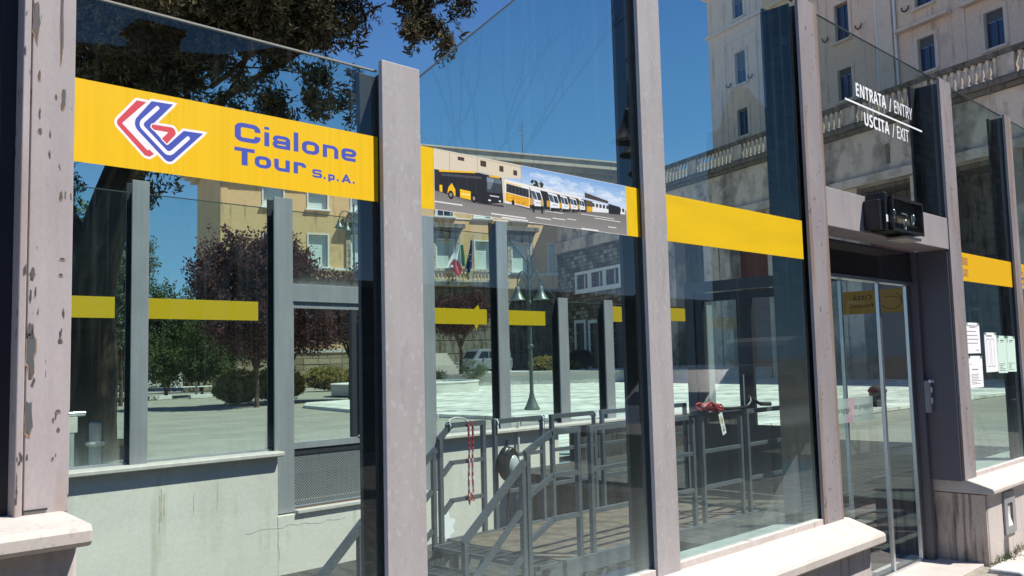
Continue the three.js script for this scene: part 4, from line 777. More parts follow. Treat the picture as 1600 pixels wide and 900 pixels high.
tree('grey green tree just right of the thick trunk', [16.8, -40.2], 8.2, 1.6, 1.25, oliveSpray, M.oliveLeaf, M.barkGrey, 2000, 61, bgG);
tree('dark tree behind the thick trunk', [13.6, -39.4], 9.0, 1.0, 2.2, greenSpray, M.greenLeaf, M.barkGrey, 2400, 62, bgG);
tree('dense green tree beside the shaded house side', [22.7, -48.6], 6.6, .4, 3.2, greenSpray, M.greenLeaf, M.barkGrey, 2600, 63, bgG);
tree('dark green tree in front of the shaded house side', [25.8, -50.5], 5.6, .3, 2.6, greenSpray, M.greenLeaf, M.barkGrey, 2000, 64, bgG);
tree('dark bush tree left of the green one', [19.0, -47.2], 5.2, .3, 2.6, greenSpray, M.greenLeaf, M.barkGrey, 2000, 65, bgG);
function hedge(label, x, z, rx, h, rz, n, seed, y = 0) {
  const t = thing('round_hedge', label, 'hedge', [x, y, z], 0, 'clipped round hedges in the square'), core = strip(new THREE.IcosahedronGeometry(1, 3)); core.scale(rx * .88, h * .46, rz * .88); core.translate(0, h * .48, 0);
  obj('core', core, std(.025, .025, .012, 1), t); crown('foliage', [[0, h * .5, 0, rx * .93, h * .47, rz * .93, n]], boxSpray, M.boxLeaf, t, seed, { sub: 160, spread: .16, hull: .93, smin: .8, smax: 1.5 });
}
hedge('large clipped round hedge by the road', 21.65, -34.35, 1.05, 1.55, 1.0, 2600, 71);
hedge('clipped round hedge left of the large one, partly behind the door post', 19.9, -34.9, 1.1, 1.45, 1.0, 2200, 72);
hedge('low clipped hedge behind the round planter', 33.2, -48.2, 1.5, 1.45, 1.1, 2000, 73, .1);
hedge('low clipped hedge right of the one behind the planter', 36.0, -49.0, 1.3, 1.25, 1.0, 1500, 74, .1);
hedge('clipped hedge behind the long low wall', 50.6, -44.4, 1.6, 1.2, 1.1, 1400, 75, .7);
hedge('small clipped hedge right of the one behind the long low wall', 53.6, -44.9, 1.3, .9, 1.0, 900, 76, .7);
{ const t = thing('shrub', 'loose pale shrub in front of the stone steps', 'shrub', [40.6, .4, -41.8]); obj('stems', [limb([[0, -.3, 0], [.1, .5, 0], [.3, 1.1, .1]], .03, .01, 5), limb([[0, -.3, 0], [-.2, .5, 0], [-.5, 1.0, .1]], .03, .01, 5)], M.barkGrey, t); crown('foliage', [[0, .7, 0, 1.1, .7, .8, 420]], oliveSpray, M.oliveLeaf, t, 77, { smin: .4, smax: .7 });
  const u = thing('shrub', 'dark low shrub left of the pale one', 'shrub', [37.4, .3, -42.8]); obj('stems', [limb([[0, -.3, 0], [.1, .3, 0], [.4, .6, .1]], .03, .01, 5)], M.barkGrey, u); crown('foliage', [[0, .35, 0, 1.8, .35, .8, 480]], greenSpray, M.greenLeaf, u, 78, { smin: .4, smax: .7 }); }

// ================================================================ the square
{
  const P = [[17.2, -7.6], [17.35, -18], [18.0, -23.5], [19.2, -28.2], [20.8, -30.6], [24.0, -31.2], [27, -32.6], [31, -38], [37, -46], [43.1, -43.3], [49, -34], [62, -22], [60, -7.6]];
  const s = new THREE.Shape(P.map((p) => new THREE.Vector2(p[0], -p[1])));
  const g = new THREE.ExtrudeGeometry(s, { depth: .10, bevelEnabled: false }); g.rotateX(-Math.PI / 2); g.translate(0, -.004, 0);
  struct('square_paving', uvBox(g), M.paving);
  const k = []; for (let i = 1; i < 6; i++) k.push(bar([P[i][0], .05, P[i][1]], [P[i + 1][0], .05, P[i + 1][1]], .16, .112)); struct('kerb', k, M.pavingKerb);
  struct('footpath', bx(-30, 17.1, -.004, .02, -10.5, -7.4), M.paving);
  const w = [[14, -60], [40, -52.5], [75, -40.5], [75, -58], [14, -80]];
  const t = new THREE.ExtrudeGeometry(new THREE.Shape([[44.2, -44.6], [50.6, -35.6], [62.5, -40], [62.6, -54], [46, -59.5], [38, -56]].map((p) => new THREE.Vector2(p[0], -p[1]))), { depth: .9, bevelEnabled: false }); t.rotateX(-Math.PI / 2);
  struct('raised_terrace', uvBox(t), M.pavingKerb);
}
{ // round planter and long low wall
  const t = thing('round_planter', 'low round white stone planter rim on the square', 'planter', [30.6, .08, -36.4]);
  obj('rim', lathe([[3.9, 0], [3.98, 0], [3.98, .50], [4.02, .52], [4.02, .60], [3.55, .60], [3.55, .1]], 48), M.pavingKerb, t); obj('earth', at(strip(new THREE.CircleGeometry(3.56, 40).rotateX(-Math.PI / 2)), 0, .52, 0), M.sill, t);
  const a = [36.6, -46.2], b = [57, -26], dx = b[0] - a[0], dz = b[1] - a[1], L = Math.hypot(dx, dz);
  const w = thing('low_wall', 'long low pale wall along the far side of the square', 'wall', [a[0], .09, a[1]], -Math.atan2(dz, dx));
  for (let i = 0; i < 14; i++) { obj('wall_block', bx(i * L / 14 + .008, (i + 1) * L / 14 - .008, 0, .62, -.2, .2, .01), M.pavingKerb, w); obj('coping', bx(i * L / 14 + .004, (i + 1) * L / 14 - .004, .62, .80, -.25, .25, .012), M.sill, w); }
}
const O = [33.745, 0, -63.568], TURN = -R(18.6), cU = Math.cos(R(18.6)), sU = Math.sin(R(18.6));
const loc = (u, d, y = 0) => [O[0] + u * cU - d * sU, y, O[2] + u * sU + d * cU];
{ // steps up to the terrace and to the house
  let t = thing('stone_steps', 'short flight of pale stone steps behind the low wall', 'steps', loc(16.4, 13.2), TURN);
  for (let i = 0; i < 5; i++) obj('step', bx(-1.5, 1.9, 0, .2 + i * .19, -i * .34 - .34, -i * .34), M.pavingKerb, t); obj('cheek', bx(-3.6, -1.55, 0, 1.5, -1.6, .1), M.sill, t); obj('cheek', bx(1.95, 2.4, 0, 1.1, -1.6, .1), M.sill, t);
  t = thing('stone_steps', 'wide flight of pale steps leading up to the ochre building', 'steps', loc(14.0, 5.2, .4), TURN);
  for (let i = 0; i < 8; i++) obj('step', bx(-3.6, 4.2, 0, .45 + i * .24, -i * .4 - .4, -i * .4), M.sill, t);
}
{ // retaining wall of squared stones
  const t = thing('retaining_wall', 'wall of squared brown stones with pale coping below the ochre building', 'wall', loc(0, 2.3), TURN), r = rng(81);
  obj('core', bx(-3, 12.5, 0, 2.72, -.6, -.06), M.stoneDark, t); obj('coping', bx(-3.05, 12.6, 2.75, 3.02, -.7, .12, .02), M.sill, t);
  const kinds = [.7, .95, 1.2].map((w) => bx(-w / 2 + .012, w / 2 - .012, .012, .438, -.14, 0, .03)), mats = [M.stoneBlock, M.stoneBlock2, M.stoneBlock3];
  for (let row = 0; row < 6; row++) { let u = -3 + r() * .5; while (u < 12.2) { const k = Math.floor(r() * 3), w = [.7, .95, 1.2][k]; if (u + w > 12.6) break; const o = obj('stone', kinds[k], mats[Math.floor(r() * 3)], t); o.position.set(u + w / 2, row * .45 + .02, r() * .05); u += w; } }
}
// ---------------------------------------------------------------- ochre building
const bays = [4.1, 7.76, 11.45, 15.3, 19.15, 22.85, 26.6, 30.0];
{
  const t = thing('ochre_building', 'long ochre building with pale shutters, stone balcony and heavy cornice', 'building', O, TURN);
  const holes = [];
  for (const b of bays) { if (b < 29.5) { holes.push(rect(b - .80, b + .80, 9.9, 12.58)); holes.push(rect(b - .80, b + .80, 14.72, 17.1)); } else { holes.push(rect(29.62, 30.3, 9.9, 12.58)); } }
  for (const b of bays.slice(0, 3)) holes.push(rect(b - .75, b + .75, 4.4, 6.9));
  const f = extr(rect(0, 30.5, 0, 19.4), .45, holes); f.translate(0, 0, -.45);
  obj('wall', [f, bx(0, .45, 0, 19.4, -14.5, -.46), bx(.5, 44, 0, 19.3, -14.5, -1.2)], M.ochre, t);
  obj('plinth', [bx(12.9, 30.49, 0, 8.35, .001, .14, .01)], M.stoneDark, t, 'grey rusticated stone ground floor');
  for (let i = 0; i < 7; i++) obj('plinth_course', bx(12.88, 30.48, .2 + i * 1.16, 1.28 + i * 1.16, .14, .19, .02), M.stoneDark, t);
  obj('string_course', [bx(-.05, 30.5, 9.62, 9.80, -.02, .14, .01), bx(12.9, 30.5, 14.50, 14.60, -.02, .06, .01)], M.windowFrame, t);
  obj('corner_pier', [bx(-.06, .5, 0, 19.3, .002, .05)], M.ochre, t);
  obj('cornice', [bx(-.6, 44, 19.1, 19.7, -15, .6, .02), bx(-1.1, 44, 19.5, 19.9, -15.4, 1.1, .03), bx(-1.5, 44, 19.85, 20.5, -15.8, 1.55, .02), bx(-1.62, 44, 20.5, 20.66, -15.9, 1.7, .02)], std(.60, .53, .42, .9, { map: T.plaster, rx: .12 }), t);
  for (const b of bays) for (const [y0, y1] of [[9.9, 12.58], [14.72, 17.1]]) {
    if (b > 29.5 && y0 > 14) continue;
    const x0 = b > 29.5 ? 29.62 : b - .8, x1 = b > 29.5 ? 30.3 : b + .8;
    const w = obj('window', [extr(rect(x0 - .12, x1 + .12, y0 - .04, y1 + .12), .05, [rect(x0, x1, y0, y1)])], M.windowFrame, t); w.position.z = .003;
    const s = obj('shutter', [...Array.from({ length: 14 }, (_, k) => bx(x0 + .01, x1 - .01, y0 + .02 + k * (y1 - y0 - .02) / 14, y0 + .02 + (k + .86) * (y1 - y0 - .02) / 14, -.30, -.26)), bx(x0, x1, y0, y1, -.34, -.31)], M.shutter, w, y0 > 14 ? undefined : 'closed pale roller shutter');
    s.position.z = 0; obj('window_sill', bx(x0 - .25, x1 + .25, y0 - .13, y0 + .01, -.2, .2, .01), M.windowFrame, w);
  }
  { const g = []; for (const b of bays.slice(0, 3)) g.push(b); for (const b of g) { const w = obj('window', [bx(b - .75, b + .75, 4.4, 6.9, -.36, -.30)], M.glassDark, t); obj('frame', extr(rect(b - .86, b + .86, 4.3, 7.0), .05, [rect(b - .75, b + .75, 4.4, 6.9)]), M.windowFrame, w); } }
  { // one small pair of dark panes in the upper left bay window
    const w = obj('casement', [bx(18.5, 18.56, 14.78, 15.6, -.25, -.2), bx(19.1, 19.16, 14.78, 15.6, -.25, -.2), bx(19.74, 19.8, 14.78, 15.6, -.25, -.2), bx(18.5, 19.8, 15.55, 15.62, -.25, -.2)], M.windowFrame, t); obj('dark_pane', [bx(18.56, 19.1, 14.78, 15.55, -.24, -.22), bx(19.16, 19.74, 14.78, 15.55, -.24, -.22)], M.glassDark, w);
  }
  for (const b of [11.45, 19.15, 26.6]) {      // stone bays with hoods
    const q = obj('stone_surround', [bx(b - 1.25, b - .93, 9.8, 13.3, .0, .10, .01), bx(b + .93, b + 1.25, 9.8, 13.3, .0, .10, .01), bx(b - 1.25, b + 1.25, 12.72, 13.35, .0, .10, .01)], M.stoneTrim, t);
    for (const s of [-1, 1]) for (let k = 0; k < 7; k++) obj('quoin', bx(Math.min(b + s * .95, b + s * 1.35), Math.max(b + s * .95, b + s * 1.35), 9.84 + k * .49, 10.29 + k * .49, .1, .15, .015), M.stoneTrim, q);
    obj('hood', [bx(b - 1.45, b + 1.45, 13.35, 13.6, 0, .35, .01), bx(b - 1.7, b + 1.7, 13.6, 14.0, 0, .7, .03)], M.stoneDark, q); obj('keystone', bx(b - .22, b + .22, 12.6, 13.3, .1, .28, .02), M.stoneTrim, q);
  }
  const bal = obj('balcony', [bx(13.2, 24.6, 8.42, 8.7, .0, 1.5, .02), bx(13.1, 24.7, 8.7, 8.93, -.0, 1.62, .02), bx(13.2, 24.6, 9.66, 9.88, 1.25, 1.5, .02)], M.stoneTrim, t, 'stone balcony with stained balusters');
  const pedG = bx(-.2, .2, 8.93, 9.68, 1.2, 1.52, .01), ball = lathe([[.06, 0], [.10, 0], [.10, .05], [.05, .09], [.105, .27], [.06, .50], [.045, .6], [.09, .66], [.09, .73], [.06, .73]], 10);
  for (let i = 0; i < 4; i++) { const p = obj('pedestal', pedG, M.stoneTrim, bal); p.position.x = [13.4, 17.2, 20.9, 24.4][i]; }
  for (let i = 0; i < 33; i++) { const u = 13.4 + i * .3425; if ([13.4, 17.2, 20.9, 24.4].some((p) => Math.abs(p - u) < .26)) continue; const o = obj('baluster', ball, M.stoneTrim, bal); o.position.set(u, 8.93, 1.37); }
  for (const u of [14.2, 17.0, 21.0, 24.0]) obj('console', bx(u - .2, u + .2, 7.5, 8.42, .15, 1.1, .05), M.stoneDark, bal);
}
function cloth(pts, seed, c) {           // hanging cloth between two edges: pts = [x left, x right] per row from the top down, 0.3 m apart
  const rows = pts.length, N = 8, pos = [], idx = [];
  pts.forEach(([a, b, y], j) => { for (let i = 0; i <= N; i++) { const t = i / N; pos.push(a + (b - a) * t, y, .12 * Math.sin(t * 9 + j * .5 + seed) + .05 * Math.sin(j + seed)); } });
  for (let j = 0; j < rows - 1; j++) for (let i = 0; i < N; i++) { const k = j * (N + 1) + i; idx.push(k, k + 1, k + N + 1, k + 1, k + N + 2, k + N + 1); }
  const g = new THREE.BufferGeometry(); g.setAttribute('position', new THREE.Float32BufferAttribute(pos, 3)); g.setAttribute('uv', new THREE.Float32BufferAttribute(new Float32Array(pos.length / 3 * 2), 2)); g.setIndex(idx); g.computeVertexNormals(); return strip(g);
}
{
  const t = thing('flag', 'green, white and red flag hanging over the stone balcony', 'flag', loc(19.9, 1.75, 10.2), TURN);
  obj('staff', [rod([.1, -1.0, -1.2], [-.25, 2.6, .25], .035, .025)], M.sill, t);
  obj('green_stripe', cloth([[-.15, .25, 1.75], [-.1, .32, 1.3], [-.05, .42, .8], [.0, .45, .3], [.1, .42, -.1]], 1, 0), std(.03, .26, .09, .8), t);
  obj('white_stripe', cloth([[-.35, -.13, 1.8], [-.55, -.05, 1.3], [-.95, .0, .7], [-1.2, .05, .2], [-1.3, -.2, -.25]], 2, 0), std(.82, .82, .82, .8), t);
  obj('red_stripe', cloth([[-.75, -.45, .45], [-1.05, -.10, .0], [-.95, .05, -.4], [-.6, -.1, -.75], [-.42, -.3, -.98]], 3.4, 0), std(.52, .05, .045, .8), t).position.z = .12;
  const e = thing('flag', 'dark blue flag with yellow stars beside the tricolour on the balcony', 'flag', loc(20.75, 1.6, 10.2), TURN);
  obj('staff', [rod([-.1, -1.0, -1.2], [.32, 2.7, .2], .035, .025)], M.sill, e);
  obj('blue_field', cloth([[.12, .30, 2.2], [.0, .34, 1.5], [-.14, .36, .8], [-.32, .34, .1], [-.42, .25, -.35], [-.2, .2, -.6]], .5, 0), std(.012, .028, .17, .8), e);
  for (let s2 = 0; s2 < 6; s2++) { const a = s2 / 6 * 6.283; obj('star', at(strip(new THREE.CircleGeometry(.045, 5)), .03 + Math.cos(a) * .15, .65 + Math.sin(a) * .3, .19), M.yellow, e); }
}
{
  const m = thing('antenna_mast', 'thin antenna mast on the roof of the ochre building', 'antenna', loc(31.3, -8, 20.6), TURN);
  obj('pole', [rod([0, 0, 0], [0, 6.0, 0], .06, .03)], M.dull, m); obj('crossbar', [rod([-.4, 5, 0], [.4, 5, 0], .025), rod([-.3, 4.5, 0], [.3, 4.5, 0], .025)], M.dull, m);
}
// ---------------------------------------------------------------- right hand wing with terrace and balustrade
const wallU = (pts, depth, x, holes) => { const g = extr(pts, depth, holes); g.rotateY(-Math.PI / 2); g.translate(x + depth, 0, 0); return uvBox(g); };
{
  const t = thing('terrace_wing', 'weathered stone wing with pillars below and a balustraded terrace on top', 'building', loc(30.5, 0), TURN);
  const wins = [[3.6, 5.5], [6.1, 8.0], [8.5, 10.5]];
  const holes = [...wins.map(([a, b]) => rect(a, b, 7.98, 9.3)), rect(3.2, 4.6, .5, 4.95), rect(5.6, 7.4, .5, 4.85), rect(9.2, 11, .5, 4.85)];
  obj('rubble_wall', wallU(rect(.02, 14, 0, 11.6), .5, 0, holes), M.rubble, t, 'rough stone wall of the far end');
  for (const [a, b] of wins) { const w = obj('window', bx(.30, .34, 7.98, 9.3, a, b), std(.09, .06, .055, .6), t); obj('frame', wallU(rect(a - .28, b + .28, 7.60, 9.56), .08, -.08, [rect(a, b, 7.98, 9.3)]), M.windowFrame, w); obj('mullion', bx(.2, .28, 7.98, 9.3, (a + b) / 2 - .06, (a + b) / 2 + .06), M.windowFrame, w); }
  for (const [a, b, h] of [[3.2, 4.6, 4.95], [5.6, 7.4, 4.85], [9.2, 11, 4.85]]) { const d = obj('door', bx(.3, .36, .5, h, a, b), M.dull, t); obj('door_frame', wallU([[a - .3, .5], [a, .5], [a, h], [b, h], [b, .5], [b + .3, .5], [b + .3, h + .3], [a - .3, h + .3]], .06, -.06), M.windowFrame, d); }
  obj('parapet_band', [bx(-.30, .5, 11.6, 12.62, -.2, 14.3, .03)], M.terrace, t);
  obj('upper_wall', [wallU(rect(.01, 14, 12.62, 14.5), .45, .0), wallU(rect(14, 60, 11.8, 14.5), .45, .0, [20.2, 38.1, 54].map((d) => rect(d, d + .32, 12.25, 13.4)))], M.terrace, t, 'stained plaster band below the balustrade');
  obj('slit', [20.2, 38.1, 54].map((d) => bx(.4, .46, 12.2, 13.45, d - .03, d + .35)), M.blackMatte, t);
  obj('ledge', [bx(-.35, .45, 11.28, 11.8, 14, 60, .03)], M.terrace, t);
  obj('cornice', [bx(-.28, .6, 14.42, 14.66, -.1, 60, .02), bx(-.5, .6, 14.66, 14.95, -.2, 60, .03)], M.terraceDark, t);
  obj('terrace_floor', [bx(.46, 14, 14.0, 14.5, .0, 60)], M.paving, t);
  const balu = obj('balustrade', [bx(-.26, .20, 16.12, 16.42, -.1, 60, .03), bx(-.22, .16, 14.95, 15.06, -.1, 60)], M.terraceDark, t, 'balustrade with blackened coping');
  const ball = lathe([[.09, 0], [.14, 0], [.14, .1], [.08, .16], [.155, .42], [.09, .72], [.07, .86], [.13, .94], [.13, 1.06], [.09, 1.06]], 10), ped = bx(-.24, .18, 15.06, 16.12, -.45, .45, .02);
  for (let d = 1.2; d < 58; d += 4.95) { const p = obj('pedestal', ped, M.terrace, balu); p.position.z = d; for (let k = 0; k < 10; k++) { const o = obj('baluster', ball, M.terrace, balu); o.position.set(-.03, 15.06, d + .66 + k * .403); } }
  // pillars and the recess behind them
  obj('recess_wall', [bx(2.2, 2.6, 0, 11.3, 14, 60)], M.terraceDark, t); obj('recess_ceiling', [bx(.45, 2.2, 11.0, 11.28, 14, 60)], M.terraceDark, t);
  for (let i = 0; i < 4; i++) { const d = 14.2 + i * 11.4; obj('pillar', bx(0, 1.0, 0, 11.28, d + 7.4, d + 10.3, .03), M.terrace, t); obj('pilaster_strip', bx(-.12, .0, 0, 11.28, d + 8.7, d + 9.2, .02), M.terrace, t); obj('pillar', bx(0, 1.0, 0, 11.28, d + 2.6, d + 4.0, .03), M.terrace, t); const dr = obj('wooden_door', bx(.9, 1.0, 0, 8.8, d + 10.35, d + 13.95), M.redwood, t, 'tall dark red door leaf'); obj('transom', bx(.85, .92, 8.8, 9.2, d + 10.35, d + 13.95), M.terraceDark, dr); }
}
// ---------------------------------------------------------------- tall beige building behind the terrace
{
  const t = thing('beige_building', 'tall beige building with dark windows rising behind the balustraded terrace', 'building', loc(42.5, 0), TURN);
  const ds = [12.95, 18.6, 24.6, 31.9, 37.0, 42.4, 48, 54], rows = [[16.3, 18.7], [21.05, 23.5], [25.75, 28.7], [31.75, 34.2]], holes = [];
  for (const d of ds) for (const [a, b] of rows) holes.push(rect(d - .68, d + .68, a, b));
  obj('wall', [wallU(rect(8.7, 60, 14.4, 35.2), .5, 0, holes), bx(.5, 14, 14.4, 35.2, 8.7, 9.1), bx(.5, 14, 34.9, 35.2, 9.1, 60)], M.beige, t);
  obj('string_course', [bx(-.24, .0, 31.16, 31.5, 8.5, 60, .02)], M.beigeTrim, t); obj('roof_cornice', [bx(-.35, .6, 35.0, 35.6, 8.3, 60, .03)], M.beigeTrim, t);
  for (const d of [28.1, 50]) obj('pilaster', bx(-.30, .0, 14.5, 35, d, d + 1.25, .02), M.beigeTrim, t);
  for (const d of [27.95, 29.55]) obj('downpipe', [rod([-.18, 14.6, d], [-.18, 35, d], .10, .10, 8)], M.windowFrame, t);
  for (const d of [12.95, 18.6, 37.0]) obj('wall_panel', wallU([[d - 2.2, 19.2], [d + 2.2, 19.2], [d + 2.2, 30.1], [d - 2.2, 30.1]], .06, -.06, [[[d - 2.02, 19.2], [d + 2.02, 19.2], [d + 2.02, 29.9], [d - 2.02, 29.9]]]), M.beigeTrim, t);
  for (const d of ds) rows.forEach(([a, b], ri) => {
    const w = obj('window', wallU(rect(d - .96, d + .96, a - .22, b + .25), .07, -.072, [rect(d - .68, d + .68, a, b)]), M.beigeTrim, t);
    const bl = [.22, .0, .35, .15, .5][(ri * 3 + Math.round(d)) % 5] * (b - a) + .1;
    obj('pane', bx(.30, .33, a, b - bl, d - .68, d + .68), M.glassBlue, w); obj('blind', bx(.22, .26, b - bl, b, d - .66, d + .66), M.dull, w); obj('mullion', [bx(.22, .28, a, b - bl, d - .04, d + .04), bx(.22, .28, a, a + .09, d - .68, d + .68), bx(.22, .28, a, b - bl, d - .68, d - .60), bx(.22, .28, a, b - bl, d + .60, d + .68)], M.dull, w);
    obj('window_sill', bx(-.24, .15, a - .18, a, d - .92, d + .92, .01), M.beigeTrim, w);
  });
  for (const [a, b] of [[29.7, 34.05], [34.9, 39.2]]) obj('balcony_ledge', bx(-.6, .0, 24.38, 24.62, a, b, .03), M.beigeTrim, t);
  for (const [d, y] of [[11.45, 26.1], [14.3, 26.1], [23.0, 26.4], [30.5, 26.1], [33.4, 26.4], [26.3, 26.3]]) { const g = strip(new THREE.TorusGeometry(.28, .05, 6, 14, Math.PI * 1.15)); g.rotateZ(Math.PI * .95); g.rotateY(Math.PI / 2); g.translate(-.2, y, d); obj('iron_hook', g, M.black, t); }
}
// ---------------------------------------------------------------- street lamps
function streetLamp(label, [x, y, z], H, arms, reach, ry) {
  const t = thing('street_lamp', label, 'street lamp', [x, y, z], ry, 'dark street lamps with bell shades');
  obj('base', lathe([[.24, 0], [.25, .06], [.2, .12], [.13, .3], [.085, .42], [.085, .5]], 14), M.lampGreen, t);
  obj('pole', [rod([0, .4, 0], [0, H, 0], .062, .045, 12), lathe([[.05, 0], [.095, .03], [.095, .09], [.05, .12]], 12).translate(0, H * .42, 0), lathe([[.05, 0], [.1, .04], [.05, .1]], 12).translate(0, H * .72, 0), lathe([[.045, 0], [.08, .05], [.03, .14], [.0, .3]], 12).translate(0, H, 0)], M.lampGreen, t);
  for (let k = 0; k < arms; k++) {
    const a = k / arms * Math.PI * 2, c = Math.cos(a), s = Math.sin(a), p = (r, yy) => [c * r, yy, -s * r];
    const arm = obj('arm', [tube([p(.03, H - .55), p(reach * .35, H - .32), p(reach * .62, H - .26), p(reach * .92, H - .42), p(reach, H - .72)], .024, 24, 7), tube([p(.03, H - .9), p(reach * .3, H - .62), p(reach * .5, H - .5)], .015, 14, 6)], M.lampGreen, t);
    const shade = obj('bell_shade', lathe([[.03, .42], [.07, .40], [.085, .30], [.12, .20], [.20, .06], [.26, .0], [.245, .0], [.19, .055], [.11, .19], [.06, .30]], 20).translate(c * reach, H - 1.14, -s * reach), M.bell, arm);
    obj('lens', at(strip(new THREE.CircleGeometry(.18, 16).rotateX(Math.PI / 2)), c * reach, H - 1.08, -s * reach), M.white, shade);
  }
  return t;
}
streetLamp('dark lamp post with two bell shades on the white paving', [20.1, .09, -16.85], 4.55, 2, .36, -R(46));
streetLamp('tall lamp post with four bell shades in front of the ochre building', [26.6, 0, -35.4], 9.75, 4, .8, -R(10));
streetLamp('street lamp with bell shades seen only as a reflection in the glass', [9.35, 0, 4.55], 5.45, 2, .40, -R(30));

// ---------------------------------------------------------------- signs, rails, small things on the square
{
  const t = thing('no_entry_sign', 'red and white no entry sign above a blue sign under the trees', 'sign', [28.9, 0, -53.2], -R(36));
  obj('pole', [rod([0, 0, 0], [0, 3.0, 0], .035)], M.steel, t); obj('red_disc', at(strip(new THREE.CylinderGeometry(.30, .30, .03, 24).rotateX(Math.PI / 2)), 0, 2.55, .06), std(.55, .03, .04, .5), t); obj('white_bar', bx(-.21, .21, 2.50, 2.60, .077, .083), M.white, t);
  obj('blue_disc', at(strip(new THREE.CylinderGeometry(.28, .28, .03, 24).rotateX(Math.PI / 2)), 0, 1.9, .06), std(.03, .12, .42, .5), t); obj('white_arrow', [bx(-.04, .04, 1.76, 1.98, .077, .083), bx(-.13, .13, 1.92, 1.98, .077, .083)], M.white, t);
  obj('side_plate', [bx(-.95, -.35, 2.72, 2.95, .03, .05), bx(.30, 1.05, 2.75, 3.0, .03, .05)], M.white, t);
  const f = thing('low_fence', 'low fence with pale top rail along the far kerb', 'fence', [15.5, 0, -49.2], -Math.atan2(2.65, 9.6));
  for (let i = 0; i < 7; i++) obj('post', bx(i * 1.7, i * 1.7 + .1, 0, .95, -.05, .05), M.dull, f); obj('rail', [bx(-.1, 10.4, .62, .68, -.03, .03)], M.white, f); obj('lower_rail', [bx(-.1, 10.4, .3, .35, -.03, .03)], M.dull, f);
  for (let i = 0; i < 4; i++) tag(obj('kerb_stone', bx(16.6 + i * 2.1, 17.9 + i * 2.1, 0, .22, -47.9 + i * .58, -47.6 + i * .58, .03), M.pavingKerb), ['pale kerb stone below the low fence, farthest left', 'pale kerb stone below the low fence, second from the left', 'pale kerb stone below the low fence, third from the left', 'pale kerb stone below the low fence, farthest right'][i], 'kerb stone', 'kerb stones below the low fence');
  const b = thing('barrier', 'pale tubular barrier beside the thick tree trunk', 'barrier', [4.45, 0, -11.4]);
  obj('post', [bx(.2, .32, 0, .88, -.06, .06, .01)], M.backPost, b); obj('rail', [rod([-.9, .97, 0], [.48, .97, 0], .04, .04, 12)], M.steel, b); obj('cap', [bx(.17, .36, .70, .93, -.07, .07, .01)], M.sill, b); obj('post', [bx(-.8, -.7, 0, .93, -.05, .05, .01)], M.backPost, b);
  const c = thing('bollard', 'grey metal bollard between the barrier and the trunk', 'bollard', [5.45, 0, -12.4]);
  obj('body', lathe([[.0, .78], [.08, .78], [.09, .75], [.09, 0]], 14), M.backPost, c); obj('collar', lathe([[.09, .40], [.14, .42], [.14, .46], [.09, .48]], 14), M.sill, c);
  const d = thing('litter_bin', 'small dark litter bin on the paving, seen through the sliding door', 'litter bin', [24.8, .09, -8.1]);
  obj('body', lathe([[0, 0], [.20, 0], [.23, .35], [.23, .42]], 16), M.black, d); obj('lid', lathe([[.25, .40], [.25, .46], [.2, .54], [.09, .6], [0, .61]], 16), M.blackMatte, d);
}
